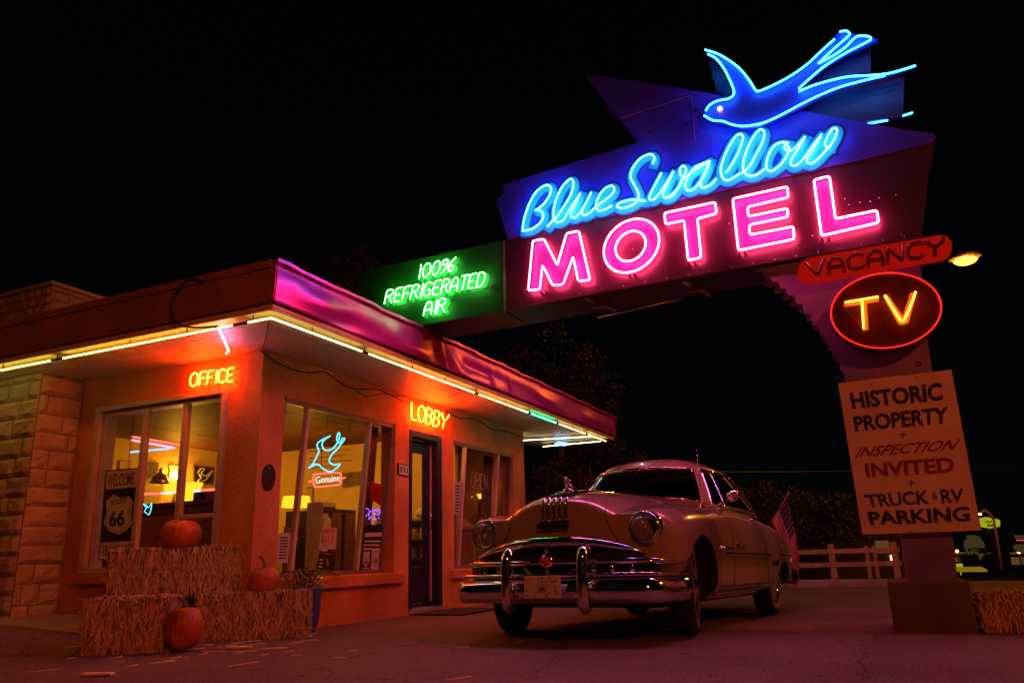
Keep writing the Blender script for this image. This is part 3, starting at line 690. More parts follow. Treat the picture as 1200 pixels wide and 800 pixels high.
l1 = [(320, 330), (350, 290), (385, 225), (405, 170), (412, 138), (398, 124), (372, 138), (335, 195), (306, 262), (293, 315), (305, 358), (332, 370), (370, 350), (395, 336)]
l2 = [(395, 336), (440, 305), (480, 235), (510, 180), (526, 125), (514, 100), (492, 108), (455, 160), (425, 230), (412, 290), (424, 332), (455, 347), (492, 336), (526, 310)]
o_ = [(655, 172), (620, 168), (580, 185), (550, 230), (535, 290), (550, 320), (585, 310), (630, 265), (657, 205), (640, 178), (634, 200), (664, 214), (702, 185), (742, 138)]
w4 = [(742, 138), (700, 212), (670, 260), (668, 285), (690, 292), (732, 258), (785, 185), (832, 125)]
w5 = [(832, 125), (782, 213), (754, 258), (765, 281), (800, 266), (850, 215), (890, 165), (913, 110), (904, 92), (884, 102), (858, 145), (849, 180), (862, 196), (878, 194)]
strokes = [[T1(*p) for p in s_] for s_ in (B_, l_, u_, u2, S_, w_, w2)] + [[T2(*p) for p in s_] for s_ in (w3, a_, a2, l1, l2, o_, w4, w5)]
outl = MB(); face = MB(); tube = MB(); lay = 0
def ribbon(mb, pts, hw, y0):
    """flat painted stroke on the panel; each quad sits a hair proud of the one before"""
    global lay
    for i in range(len(pts) - 1):
        pass
    L = []; R = []
    for i, p in enumerate(pts):
        a = pts[max(0, i - 1)]; b = pts[min(len(pts) - 1, i + 1)]; d = V((b.x - a.x, 0, b.z - a.z)); d = d.normalized() if d.length > 1e-7 else V((1, 0, 0)); n_ = V((-d.z, 0, d.x))
        ex = d * (-hw * .8 if i == 0 else hw * .8 if i == len(pts) - 1 else 0)
        L.append(p + n_ * hw + ex); R.append(p - n_ * hw + ex)
    for i in range(len(pts) - 1):
        y = YS - y0 - lay * 2.5e-6; lay += 1
        mb.add([V((q.x, y, q.z)) for q in (L[i], L[i + 1], R[i + 1], R[i])], [(0, 1, 2, 3)])
for s_ in strokes:
    c = catmull([sp(x, y, SO) for x, y in s_], 6); tube.tube(c, .0074, 8)
    ribbon(outl, c, .064, .0135); ribbon(face, c, .048, .0175)
outl.build('script_outline', M['deepblue'], S)
so_ = face.build('script_lettering', M['lettercyan'], S); tube.build('neon_tube', N['blue'], so_)
# green lettering
def Z6(x, y): return (430 + x / 5.715, 270 + y / 5.715)
gl = MB(); gt = MB(); lay = 0
for body, q in (('100%', ((338, 326), (566, 272), (592, 178), (352, 232))), ('REFRIGERATED', ((114, 492), (778, 372), (800, 274), (134, 400))), ('AIR', ((376, 570), (520, 546), (534, 450), (392, 480)))):
    BL, BR, TR_, TL = [V((*Z6(*p), 0)) for p in q]; f_ = quad(BL, BR, TR_, TL)
    for ch, st in tube_text(body):
        for s_ in st:
            px = [f_(u, v) for u, v in s_]; c = rounded([sp(p.x, p.y, SO) for p in px], .03, 3); gt.tube(c, .0042, 6); ribbon(gl, c, .022, .004)
gob = gl.build('green_lettering', M['lettergreen'], S); gt.build('neon_tube', N['green'], gob)
for body, q in (('OFF', None),): pass
g = MB()
for a, b in (((100, 505), (85, 512)), ((835, 370), (855, 372))): g.tube([sp(*Z6(*a), .03), sp(*Z6(*b), .0)], .014, 6)
g.tube(catmull([sp(*Z6(*p), .012) for p in ((600, 428), (580, 460), (560, 475), (610, 420), (730, 395), (800, 385), (835, 372))], 4), .003, 5)
g.build('tube_wire', M['black'], S)
# the bird
def T3(x, y): return (800 + x / 4, 20 + y / 4)
bird = [(100, 462), (112, 428), (150, 398), (205, 385), (232, 372), (238, 345), (222, 300), (195, 245), (160, 200), (102, 156), (170, 172), (240, 215), (285, 262), (320, 310), (352, 347), (420, 322), (500, 280), (580, 225), (660, 150), (735, 68), (785, 72), (820, 90), (918, 105), (880, 122), (780, 165), (680, 220), (600, 285), (548, 340), (620, 312), (720, 288), (860, 270), (945, 266), (1088, 230), (950, 275), (860, 298), (760, 325), (660, 365), (560, 415), (480, 452), (400, 490), (330, 510), (270, 512), (200, 492), (150, 488)]
mb = MB(); mb.prism([sp(*T3(*p), .13) for p in bird], (0, .05, 0)); bo = mb.build('bird_panel', M['birdblue'], S)
tb = MB()
for c in ([(108, 440), (128, 412), (165, 393), (212, 384), (236, 368), (240, 345), (222, 298), (192, 240), (155, 195), (118, 174)],
          [(104, 154), (170, 176), (240, 220), (280, 256), (318, 306), (340, 340), (358, 348), (420, 322), (500, 280), (580, 225), (650, 160), (712, 104)],
          [(735, 70), (765, 66), (782, 78), (770, 96), (700, 158), (636, 218)], [(636, 218), (700, 185), (760, 145), (800, 105), (825, 90), (870, 92), (882, 104), (860, 120), (760, 172), (670, 228), (600, 285), (544, 336)],
          [(544, 350), (610, 322), (700, 296), (780, 280), (880, 274), (960, 266), (1030, 248), (1092, 228)],
          [(100, 462), (140, 484), (185, 488), (230, 504), (280, 512), (340, 505), (400, 488), (470, 455), (550, 412), (640, 368), (740, 328), (850, 298), (950, 275)]):
    tb.tube(catmull([sp(*T3(*p), .18) for p in c], 5), .0085, 8)
tb.build('neon_tube', N['bird'], bo)
mb = MB(); mb.ell(sp(*T3(174, 430), .15), (.022, .022, .022), 12, 8); mb.build('eye', N['eye'], bo)
mb = MB(); mb.prism([sp(*T3(*p), -.02) for p in ((880, 128), (882, 268), (800, 290), (600, 330), (560, 330), (700, 222))], (0, .05, 0)); mb.prism([sp(*T3(*p), -.03) for p in ((1040, 282), (1032, 470), (830, 492), (520, 440), (640, 380), (800, 318), (930, 286))], (0, .05, 0))
mb.prism([sp(*T3(*p), -.02) for p in ((112, 170), (160, 352), (218, 376), (236, 360), (215, 290), (160, 205))], (0, .05, 0)); mb.build_each('rear_bird_panel', M['deepblue'], S)
mb = MB()
for a, b in (((864, 502), (962, 484)), ((1030, 464), (1078, 449))): mb.tube([sp(*T3(*a), -.05), sp(*T3(*b), -.05)], .008, 6)
mb.build_each('rear_bird_tube', N['bird'], S)
# the far side of the sign is assumed to carry the same lettering, seen from the other end of the drive
def turned(o, cx, cyy):
    c = copy_tree(o, S); k = V((cx, cyy, 0)) - V((ORG[S].x, ORG[S].y, 0))
    c.matrix_local = Matrix.Translation(k) @ Matrix.Rotation(PI, 4, 'Z') @ Matrix.Translation(-k) @ o.matrix_local; return c
cxs = (sp(592, 320).x + sp(1085, 220).x) / 2
for o in [x for x in S.children if x.name.split('.')[0] in ('block_letter', 'script_outline', 'script_lettering')]: turned(o, cxs, YS + .289 + (0 if 'block' in o.name else -.0))
turned(gob, (sp(430, 330).x + sp(590, 320).x) / 2, YS + .289)
# stepped column
cur = [(881, 312), (905, 330), (930, 352), (955, 384), (975, 414), (990, 446), (1003, 484), (1012, 520), (1020, 560)]
cc = catmull([V((x, y, 0)) for x, y in cur], 8); st = [cc[0]]; nstep = 22
for i in range(nstep):
    a = cc[int(i * (len(cc) - 1) / nstep)]; b = cc[int((i + 1) * (len(cc) - 1) / nstep)]
    st += [V((b.x - (b.x - a.x) * .25, a.y + (b.y - a.y) * .05, 0)), V((b.x, b.y, 0))]
D = -.05
out = [sp(p.x, p.y, D) for p in st] + [sp(x, y, D) for x, y in ((1048, 590), (1056, 626), (1063.8, 690), (1123.3, 690), (1116, 624), (1093, 440), (1086, 390), (1075.5, 277.6), (980, 294.5))]
mb = MB(); mb.prism(out, (0, .10, 0)); mb.prism([p + V((.035, .40, -.03)) for p in out[:len(st)]] + [p + V((0, .40, 0)) for p in out[len(st):]], (0, .10, 0))
mb.prism([p + V((.075, .10, -.05)) for p in out[:len(st)]] + [p + V((0, .10, 0)) for p in out[len(st):]], (0, .30, 0))
mb.build('column', M['purple'], S, bevel=.004)
bl, br = onZ(1047.5, 741, -.01), onZ(1147.5, 741, -.01); yb0 = YS - .05
x0 = onY(1047.5, 735, yb0).x; x1 = onY(1146, 738, yb0).x; ztop = onY(1046, 682, yb0).z
mb = MB(); mb.box((x0, yb0, -.2), (x1, yb0 + .75, ztop)); mb.build('plinth', M['concrete'] if 0 else mat('plinth_concrete', (.13, .085, .065), .85, var=.2, scale=3, bump=.3, bscale=40), S, bevel=.012)
# brackets under the sign
mb = MB()
for x in (686, 800):
    a = onY(x, 347 - (x - 670) * .178, YS + .05); b = a + V((.14, .5, 0)); a.z = b.z = a.z - .03
    mb.bar(a, b, .05, .05); mb.bar(lerp(a, b, .35) + V((-.05, 0, -.05)), lerp(a, b, .35) + V((.12, 0, -.05)), .03, .05); mb.tube([b, b + V((0, 0, -.05))], .012, 6)
mb.tube([onY(700, 372, YS + .3), onY(800, 350, YS + .3)], .012, 6)
mb.build_each('sign_bracket', M['steel'], S)
# VACANCY
def T7(x, y): return (860 + x / 3.53, 260 + y / 3.53)
def pill(px4, n=10):
    TL, TR_, BR, BL = [V((*p, 0)) for p in px4]; pts = []
    cl = (TL + BL) / 2; cr = (TR_ + BR) / 2
    def arc(c, a, b, sgn):
        u = (a - b) / 2; t = (TR_ - TL).normalized() * u.length; return [c + u * math.cos(PI * i / n) + t * sgn * math.sin(PI * i / n) for i in range(n + 1)]
    return [*arc(cl, BL, TL, -1), *arc(cr, TR_, BR, 1)]
DV = .10
vp = pill([T7(*p) for p in ((318, 146), (850, 55), (858, 152), (310, 250))])
mb = MB(); mb.prism([sp(p.x, p.y, DV) for p in vp], (0, .07, 0)); vo = mb.build('vacancy_panel', M['vacancy'], S, bevel=.006)
mb = MB(); nt_ = MB()
q = quad(*[V((*T7(*p), 0)) for p in ((312, 222), (862, 128), (866, 62), (300, 166))])
for ch, stx in tube_text('VACANCY'):
    for s_ in stx:
        px = [q(u, v) for u, v in s_]; c = rounded([sp(p.x, p.y, DV + .045) for p in px], .02, 3); mb.tube(c, .0065, 6)
mb.build('unlit_neon_tube', M['deadtube'], vo)
lay = 0
for ch, stx in tube_text('VACANCY'):
    for s_ in stx:
        px = [q(u, v) for u, v in s_]; c = rounded([sp(p.x, p.y, DV + .045) for p in px], .02, 3)
        ribbon(nt_, c, .015, DV + .004)
nt_.build('painted_lettering', M['inkred'], vo)
# TV
def T8(x, y): return (960 + x / 4.706, 260 + y / 4.706)
DT = .16
e = [T8(369 + 304 * math.cos(2 * PI * i / 48) + 12 * math.sin(2 * PI * i / 48), 488 - 24 * math.cos(2 * PI * i / 48) + 206 * math.sin(2 * PI * i / 48)) for i in range(48)]
mb = MB(); mb.prism([sp(x, y, DT) for x, y in e], (0, .20, 0)); to = mb.build('tv_panel', M['darkdisc'], S, bevel=.006)
mb = MB(); mb.tube([sp(x, y, DT + .012) for x, y in e], .007, 6, True); mb.build('neon_ring', N['ring'], to)
for pts, tubes in (([(132, 442), (326, 408), (330, 438), (262, 450), (274, 596), (240, 602), (228, 456), (136, 470)], [[(143, 443), (327, 412)], [(236, 436), (246, 588)]]),
                   ([(352, 410), (380, 400), (462, 520), (500, 392), (540, 380), (492, 560), (440, 572)], [[(362, 404), (446, 540), (458, 548), (470, 540), (505, 460), (532, 384)]])):
    mb = MB(); mb.prism([sp(*T8(*p), DT + .012) for p in pts], (0, .012, 0)); lo = mb.build('tv_letter', M['letterorange'], to)
    tt = MB()
    for t in tubes: tt.tube(rounded([sp(*T8(*p), DT + .05) for p in t], .02, 3), .0085, 8)
    tt.build('neon_tube', N['tv'], lo)
mb = MB(); mb.tube(catmull([sp(*T8(*p), DT + .02) for p in ((115, 450), (150, 490), (205, 545), (240, 590))], 4), .003, 5); mb.build('tube_wire', M['inkred'], to)

# ------------------------------------------------------------------ painted board on the column
def P8(x, y): return (970 + x / 3.636, 420 + y / 3.636)
DB = .03
hb = thing('notice_board', 'white painted board lettered HISTORIC PROPERTY bolted to the purple column', 'sign', sp(1075, 622, DB))
mb = MB(); mb.prism([sp(*P8(*p), DB) for p in ((44, 105), (527, 47), (655, 731), (148, 749))], (0, .025, 0)); mb.build('board', M['board'], hb, bevel=.003)
def bt(body, q, m, bold=.0, shear=0, name='lettering'):
    mb = MB(); text_on(mb, body, quad(*[sp(*P8(*p), DB) for p in q]), (0, -1, 0), .003, bold, shear); mb.build(name, M[m], hb)
bt('HISTORIC', ((106, 215), (492, 178), (484, 101), (93, 147)), 'inkblack', .035)
bt('PROPERTY', ((119, 311), (515, 275), (514, 203), (107, 246)), 'inkblack', .03)
bt('INSPECTION', ((115, 422), (545, 388), (567, 341), (128, 378)), 'inkred', .015, .25)
bt('INVITED', ((166, 507), (541, 484), (536, 419), (157, 447)), 'inkred', .03)
bt('TRUCK', ((174, 633), (434, 619), (430, 559), (155, 580)), 'ingreen', .02)
bt('&', ((447, 600), (470, 598), (466, 570), (443, 572)), 'ingreen', .0)
bt('RV', ((488, 616), (578, 610), (577, 552), (478, 558)), 'ingreen', .02)
bt('PARKING', ((184, 709), (607, 693), (603, 628), (168, 652)), 'ingreen', .03)
mb = MB()
for cx, cy in ((320, 323), (356, 528)):
    for d in (0,):
        L, w2_ = 19, 3.2
        pts = [(cx - L, cy), (cx - w2_, cy - w2_), (cx, cy - L), (cx + w2_, cy - w2_), (cx + L, cy), (cx + w2_, cy + w2_), (cx, cy + L), (cx - w2_, cy + w2_)]
        mb.prism([sp(*P8(*p), DB + .003) for p in pts], (0, .002, 0))
mb.build_each('painted_star', M['ingreen'], hb)
mb = MB()
for p in ((185, 108), (380, 82), (348, 733), (470, 726), (590, 364), (598, 400)): mb.lathe([(.008, 0), (.006, .005), (0, .007)], sp(*P8(*p), DB), (0, -1, 0), 8)
mb.build_each('bolt', M['steel'], hb)

# ------------------------------------------------------------------ small neon words on the office walls
def wall_neon(name, label, body, px, plane, out, m, r=.0075):
    pts = []; f_ = quad(*[V((*p, 0)) for p in px]); mb = MB(); bk = MB(); allp = []
    for ch, stx in tube_text(body):
        for s_ in stx:
            c = rounded([plane(q.x, q.y, out) for q in (f_(u, v) for u, v in s_)], .02, 3); mb.tube(c, r, 8); allp += c
            if ch != ' ':
                d = plane(600, 500, 0) - plane(600, 500, out); n_ = V((1, 0, 0)) if plane is PXL else V((0, -1, 0))
                bk.tube([c[0], c[0] - n_ * out], .006, 6); bk.tube([c[-1], c[-1] - n_ * out], .006, 6)
    c = sum(allp, V((0, 0, 0))) / len(allp)
    t = thing(name, label, 'neon sign', c); mb.build('neon_tube', m, t); bk.build('tube_support', M['cable'], t); return t
def PXL(x, y, d): return onX(x, y, XW + d)
def PYO(x, y, d): return onY(x, y, YW - d)
def z0(x, y): return (x / 3.334, 300 + y / 3.334)
wall_neon('neon_word', 'glowing orange tube word OFFICE above the left office window', 'OFFICE', [z0(*p) for p in ((738, 510), (910, 488), (914, 436), (744, 458))], PYO, .06, N['red'], .0062)
wall_neon('neon_word', 'glowing orange tube word LOBBY above the navy door', 'LOBBY', [z3(*p) for p in ((703, 665), (842, 704), (856, 646), (703, 596))], PXL, .06, N['red'], .0062)
# ------------------------------------------------------------------ the cream coupe under the sign
CARLOC = V((-2.295, 6.47, 0.0)); CAR_RZ = math.radians(-4); CAR_RX = math.radians(-1.25)
car = thing('parked_car', 'cream chrome fronted 1950s coupe parked beneath the motel sign', 'car', CARLOC)
car.rotation_euler = (CAR_RX, 0, CAR_RZ); ORG[car] = V((0, 0, 0))
CARM = Matrix.Translation(CARLOC) @ Matrix.Rotation(CAR_RZ, 4, 'Z') @ Matrix.Rotation(CAR_RX, 4, 'X')
def cpart(mb, name, m, parent=None, **k): return mb.build(name, m, parent or car, local=True, **k)
# y, (x,z) from sill to the centre of the hood
ST = [
 (-.66, [(.50, .40), (.82, .40), (.89, .50), (.905, .66), (.89, .83), (.73, .955), (.51, .885), (.38, .975), (.22, 1.045), (0, 1.06)]),
 (-.40, [(.55, .34), (.87, .33), (.945, .48), (.962, .68), (.945, .86), (.76, .99), (.57, .935), (.45, 1.03), (.26, 1.105), (0, 1.12)]),
 (-.02, [(.60, .30), (.90, .28), (.96, .46), (.975, .68), (.955, .89), (.79, 1.01), (.63, .975), (.48, 1.06), (.28, 1.125), (0, 1.14)]),
 (.50, [(.60, .27), (.90, .25), (.955, .44), (.965, .68), (.95, .90), (.81, 1.01), (.68, 1.01), (.53, 1.09), (.31, 1.15), (0, 1.165)]),
 (.95, [(.60, .26), (.90, .24), (.95, .42), (.955, .68), (.94, .90), (.84, 1.02), (.74, 1.06), (.60, 1.115), (.35, 1.16), (0, 1.175)]),
 (1.5, [(.60, .26), (.89, .24), (.945, .42), (.95, .68), (.93, .90), (.85, 1.02), (.78, 1.06), (.60, 1.09), (.35, 1.10), (0, 1.10)]),
 (2.2, [(.60, .26), (.89, .24), (.945, .42), (.95, .68), (.93, .90), (.85, 1.01), (.78, 1.055), (.60, 1.08), (.35, 1.09), (0, 1.09)]),
 (2.50, [(.60, .26), (.90, .25), (.95, .42), (.955, .68), (.94, .88), (.86, .99), (.77, 1.045), (.60, 1.07), (.35, 1.08), (0, 1.08)]),
 (2.72, [(.60, .28), (.92, .27), (.985, .42), (.995, .66), (.985, .85), (.89, .965), (.74, 1.02), (.58, 1.05), (.33, 1.065), (0, 1.07)]),
 (3.2, [(.60, .30), (.93, .29), (.99, .42), (1.0, .64), (.985, .83), (.88, .945), (.68, .985), (.54, 1.02), (.32, 1.045), (0, 1.055)]),
 (3.7, [(.60, .32), (.91, .31), (.965, .43), (.975, .62), (.95, .79), (.84, .895), (.62, .93), (.50, .96), (.30, .99), (0, 1.0)]),
 (4.05, [(.55, .34), (.84, .33), (.90, .44), (.91, .58), (.88, .72), (.77, .81), (.58, .85), (.45, .875), (.25, .90), (0, .905)]),
 (4.27, [(.45, .38), (.70, .37), (.78, .46), (.80, .56), (.77, .65), (.66, .71), (.5, .74), (.38, .755), (.2, .77), (0, .775)])]
def yplan(x, y):  # plan curvature of nose and tail
    if y < -.3: return .20 * (abs(x) / .9) ** 2.2 * smooth((-.3 - y) / .3)
    if y > 3.9: return -.16 * (abs(x) / .85) ** 2
    return 0
rings = []
def ring_of(y, P, s=1.0, dy=0, zc=None):
    zc = zc or .66; q = []
    pr = [(x * s, zc + (z - zc) * (s if s == 1 else s * .97)) for x, z in P]
    full = [(0, pr[0][1])] + pr + [(-x, z) for x, z in pr[-2::-1]]
    return [V((x, y + yplan(x, y) + dy, z)) for x, z in full]
rings.append(ring_of(ST[0][0], ST[0][1], .93, -.045))
for y, P in ST: rings.append(ring_of(y, P))
rings.append(ring_of(ST[-1][0], ST[-1][1], .86, .05, .56))
def body_mesh():
    bm_ = MB(); bm_.grid(rings, 0, True, True); n = 20
    def cap(o):
        fs = [(o, o + 1, o + 19)] + [(o + i, o + i + 1, o + 19 - i, o + 20 - i) for i in range(1, 9)] + [(o + 9, o + 10, o + 11)]; return fs
    for f_ in cap((len(rings) - 1) * n): bm_.f.append(list(f_)); bm_.mi.append(0); bm_.sm.append(True)
    r0 = rings[0]; yb_ = ST[0][0]; rows = []          # nose closed with a curved grid
    for i in range(1, 10):
        xi = r0[i].x; rows.append([V((xi * t, yb_ + yplan(xi * t, yb_) - .045, r0[i].z)) for t in (-1, -.8, -.6, -.4, -.2, 0, .2, .4, .6, .8, 1)])
    bm_.grid(rows, 0, True)
    bm_.add([r0[10]] + rows[-1], [(0, k + 1, k + 2) for k in range(10)], 0, True); bm_.add([r0[0]] + rows[0], [(0, k + 2, k + 1) for k in range(10)], 0, True)
    return bm_
tmp = body_mesh().build('body_tmp', [M['carpaint'], M['black']], None, org=(0, 0, 0))
bmw = bmesh.new(); bmw.from_mesh(tmp.data); bmesh.ops.remove_doubles(bmw, verts=bmw.verts, dist=1e-4); bmesh.ops.recalc_face_normals(bmw, faces=bmw.faces); bmw.to_mesh(tmp.data); bmw.free()
md = tmp.modifiers.new('s', 'SUBSURF'); md.levels = 3; md.render_levels = 3
cut = []
for sx in (-1, 1):
    for (cyy, cz, r_) in ((0, .33, .402), (3.05, .16, .385)):
        c = MB(); c.lathe([(0, 0), (r_, 0), (r_ + .02, .5), (0, .5)], (sx * .60, cyy, cz), (sx, 0, 0), 40, 1, False)
        co = c.build('cutter', [M['carpaint'], M['black']], None, org=(0, 0, 0)); cut.append(co)
        md = tmp.modifiers.new('b', 'BOOLEAN'); md.object = co; md.operation = 'DIFFERENCE'; md.solver = 'EXACT'
dg = bpy.context.evaluated_depsgraph_get(); dg.update()
me = bpy.data.meshes.new_from_object(tmp.evaluated_get(dg))
for p in me.polygons: p.use_smooth = p.material_index == 0
body = bpy.data.objects.new('body', me); COL.objects.link(body); body.parent = car; ORG[body] = V((0, 0, 0))
if len(me.materials) < 2:
    me.materials.clear(); me.materials.append(M['carpaint']); me.materials.append(M['black'])
bvh = BVHTree.FromPolygons([v.co.copy() for v in me.vertices], [list(p.vertices) for p in me.polygons])
for o in cut + [tmp]: bpy.data.objects.remove(o)
def hit(o, d):
    r_ = bvh.ray_cast(V(o), V(d).normalized()); return (r_[0], r_[1]) if r_[0] is not None else (None, None)
def onbody(o, d, off=.004):
    p, n_ = hit(o, d)
    if p is None: return None
    if n_.dot(V(d)) > 0: n_ = -n_
    return p + n_ * off
def seam(pts, r, name, m, seg=6, parent=None, label=None):
    mb = MB(); mb.tube([p for p in pts if p is not None], r, seg); return cpart(mb, name, m, parent, label=label)
# panel seams
mb = MB()
for sx in (-1, 1):
    for y0_, y1_ in ((.98, .96), (2.28, 2.42)):
        mb.tube([p for p in (onbody((sx * 2, lerp(y0_, y1_, t), lerp(1.0, .33, t)), (-sx, 0, 0), .0005) for t in [i / 20 for i in range(21)]) if p], .004, 5)
    mb.tube([p for p in (onbody((sx * lerp(.52, .70, t), lerp(-.58, .9, t), 3), (0, 0, -1), .0005) for t in [i / 24 for i in range(25)]) if p], .004, 5)
    arc = [onbody((sx * (.50 - .10 * math.sin(a)), -3, .70 + .26 * (a / 1.6)), (0, 1, 0), .0005) for a in [i * .1 for i in range(17)]]
    mb.tube([p for p in arc if p], .004, 5)
mb.build_each('panel_seam', M['black'], car, local=True)
# greenhouse -----------------------------------------------------
def ringpt(th, h):
    n_ = 3.0; zb, zt = 1.055, 1.475
    fr = lerp(.80, 1.29, h); re = lerp(3.62, 2.95, max(h, 0) ** 1.2); hw = lerp(.80, .61, max(h, 0) ** 1.15) ; c_ = (fr + re) / 2; a = (re - fr) / 2
    s_, k = math.sin(th), math.cos(th)
    x = hw * math.copysign(abs(s_) ** (2 / n_), s_); y = c_ - a * math.copysign(abs(k) ** (2 / n_), k)
    lift = .07 * max(0, 1 - ((x) / .8) ** 2) * (1 if y < 1.4 else .5) * (1 - h) * (1 if (y < 1.3) else 0)
    z = lerp(zb, zt, h) + lift + .02 * h * (1 - (x / .61) ** 2)
    return V((x, y, z))
def th_of(frac):  # frac 0..1 around the right half from nose to tail, even in arc length
    return frac * PI
TH_W = .80; TH_S0 = 1.00; TH_S1 = 1.98; TH_R = 2.42   # windscreen | side glass | rear glass, radians from the nose
def patch(t0, t1, h0, h1, nt, nh, off=0):
    return [[ringpt(lerp(t0, t1, i / nt), lerp(h0, h1, j / nh)) for i in range(nt + 1)] for j in range(nh + 1)]
H0, H1 = .06, .93
sh = MB()
sh.grid(patch(-PI, PI, -.08, H0, 96, 2)); sh.grid(patch(-PI, PI, H1, 1.0, 96, 2))
for sx in (-1, 1):
    sh.grid(patch(sx * TH_W, sx * TH_S0, H0, H1, 6, 8)); sh.grid(patch(sx * TH_S1, sx * TH_R, H0, H1, 14, 8))
# dome
rows = []
for j in range(13):
    s_ = j / 12; r_ = []
    for i in range(96):
        th = -PI + 2 * PI * i / 96; p = ringpt(th, 1.0); c_ = V((0, 2.12, p.z)); q = c_ + (p - c_) * (1 - s_)
        q.z = p.z + .125 * math.sin((1 - (1 - s_) ** 2.2) * PI / 2) ** 1.0; r_.append(q)
    rows.append(r_)
sh.grid(rows, 0, True, True)
cpart(sh, 'roof', M['carpaint'])
for nm, t0, t1 in (('windscreen', -TH_W, TH_W), ('rear_window', TH_R, 2 * PI - TH_R)):
    g = MB(); g.grid(patch(t0, t1, H0, H1, 40, 8)); go = cpart(g, nm, M['carglass'])
    f_ = MB(); lp = [ringpt(lerp(t0, t1, i / 40), H0) for i in range(41)] + [ringpt(t1, lerp(H0, H1, j / 8)) for j in range(1, 9)] + [ringpt(lerp(t1, t0, i / 40), H1) for i in range(1, 41)] + [ringpt(t0, lerp(H1, H0, j / 8)) for j in range(1, 8)]
    f_.tube(lp, .015, 8, True)
    if nm == 'windscreen': f_.tube([ringpt(0, lerp(H0, H1, j / 8)) + V((0, -.012, 0)) for j in range(9)], .015, 8)
    cpart(f_, 'window_frame', M['chrome'] if nm == 'windscreen' else M['black'], go)
for sx in (-1, 1):
    g = MB(); g.grid(patch(sx * TH_S0, sx * TH_S1, H0, H1, 24, 8)); go = cpart(g, 'side_window', M['carglass'])
    f_ = MB(); t0, t1 = sx * TH_S0, sx * TH_S1
    lp = [ringpt(lerp(t0, t1, i / 24), H0) for i in range(25)] + [ringpt(t1, lerp(H0, H1, j / 8)) for j in range(1, 9)] + [ringpt(lerp(t1, t0, i / 24), H1) for i in range(1, 25)] + [ringpt(t0, lerp(H1, H0, j / 8)) for j in range(1, 8)]
    f_.tube(lp, .012, 8, True); f_.tube([ringpt(sx * 1.22, lerp(H0, H1, j / 8)) for j in range(9)], .008, 8); f_.tube([ringpt(sx * 1.72, lerp(H0, H1, j / 8)) for j in range(9)], .010, 8)
    cpart(f_, 'window_frame', M['chrome'], go)
mb = MB(); mb.tube([ringpt(-TH_R + (2 * TH_R) * i / 60, -.03) + V((0, 0, 0)) for i in range(61)], .012, 8); cpart(mb, 'belt_moulding', M['chrome'])
# cabin
mb = MB()
for sx in (-1, 1): mb.obox((sx * .36, 1.95, .92), (.30, 0, 0), (0, .08, .02), (0, .05, .28))
mb.obox((0, 2.95, .92), (.66, 0, 0), (0, .08, .03), (0, .06, .26)); mb.build_each('seat', M['darkwood'], car, local=True, bevel=.05)
mb = MB(); mb.lathe([(.19, 0), (.203, .012), (.216, 0), (.203, -.012), (.19, 0)], (.36, 1.42, 1.08), (0, -.9, .45), 28); mb.bar((.17, 1.42, 1.08), (.55, 1.42, 1.08), .02, .02); cpart(mb, 'steering_wheel', M['black'])
mb = MB(); mb.box((-.7, 1.05, 1.0), (.7, 1.3, 1.1)); cpart(mb, 'dashboard', M['darkwood'], bevel=.03)
mb = MB(); mb.obox((.02, 1.33, 1.40), (.10, 0, 0), (0, .008, 0), (0, 0, .03)); cpart(mb, 'rear_view_mirror', M['black'], bevel=.01)
mb = MB()
for sx, a in ((-.28, .22), (.2, .26)): mb.tube([ringpt(sx, .02) + V((0, -.02, .0)), ringpt(sx + a, .05) + V((0, -.022, .005)), ringpt(sx + a * 1.9, .09) + V((0, -.022, .01))], .006, 6)
mb.build_each('wiper', M['chrome'], car, local=True)
# headlights
for sx in (-1, 1):
    c = V((sx * .695, -.56, .79)); hl = MB()
    hl.lathe([(.128, .12), (.130, .02), (.126, -.05), (.116, -.07), (.102, -.068), (.096, -.055)], c, (0, 1, 0), 32); ho = cpart(hl, 'headlight', M['chrome'])
    l = MB(); l.lathe([(.096, -.055), (.088, -.080), (.07, -.105), (.035, -.115), (0, -.118)], c, (0, 1, 0), 28); cpart(l, 'lens', M['headlens'], ho)
    l = MB(); l.lathe([(.094, -.045), (.08, .0), (.05, .03), (0, .04)], c, (0, 1, 0), 24); l.ell(c + V((0, -.04, 0)), (.02, .02, .02), 10, 6); cpart(l, 'reflector', M['reflector'], ho)
# silver streaks down the hood, ornament, badge
mb = MB()
for x in (-.10, -.05, 0, .05, .10):
    P = [onbody((x, -3, lerp(.86, 1.04, i / 8)), (0, 1, 0), .004) for i in range(9)] + [onbody((x, lerp(-.52, .55, (i + 1) / 16), 3), (0, 0, -1), .004) for i in range(16)]
    P = [p for p in P if p is not None]; mb.tube(P, .0135, 8)
mb.build_each('hood_streak', M['chrome'], car, local=True)
op = onbody((0, -.40, 3), (0, 0, -1), 0)
mb = MB(); mb.ell(op + V((0, .02, .02)), (.05, .10, .03)); mb.tube(catmull([op + V(p) for p in ((0, .12, .03), (0, .02, .05), (0, -.05, .09), (0, -.07, .105))], 5), [.012 + .018 * math.sin(PI * min(1, (i + 2) / 17)) for i in range(16)], 8)
mb.prism([op + V((s_ * .0, 0, 0)) + V(p) for s_, p in ((1, (-.008, -.02, .06)), (1, (-.008, .10, .07)), (1, (-.008, .06, .15)), (1, (-.008, .0, .11)))], (.016, 0, 0)); mb.ell(op + V((0, -.075, .11)), (.016, .028, .018), 10, 6); cpart(mb, 'hood_ornament', M['chrome'])
bp_ = onbody((0, -3, .835), (0, 1, 0), .012)
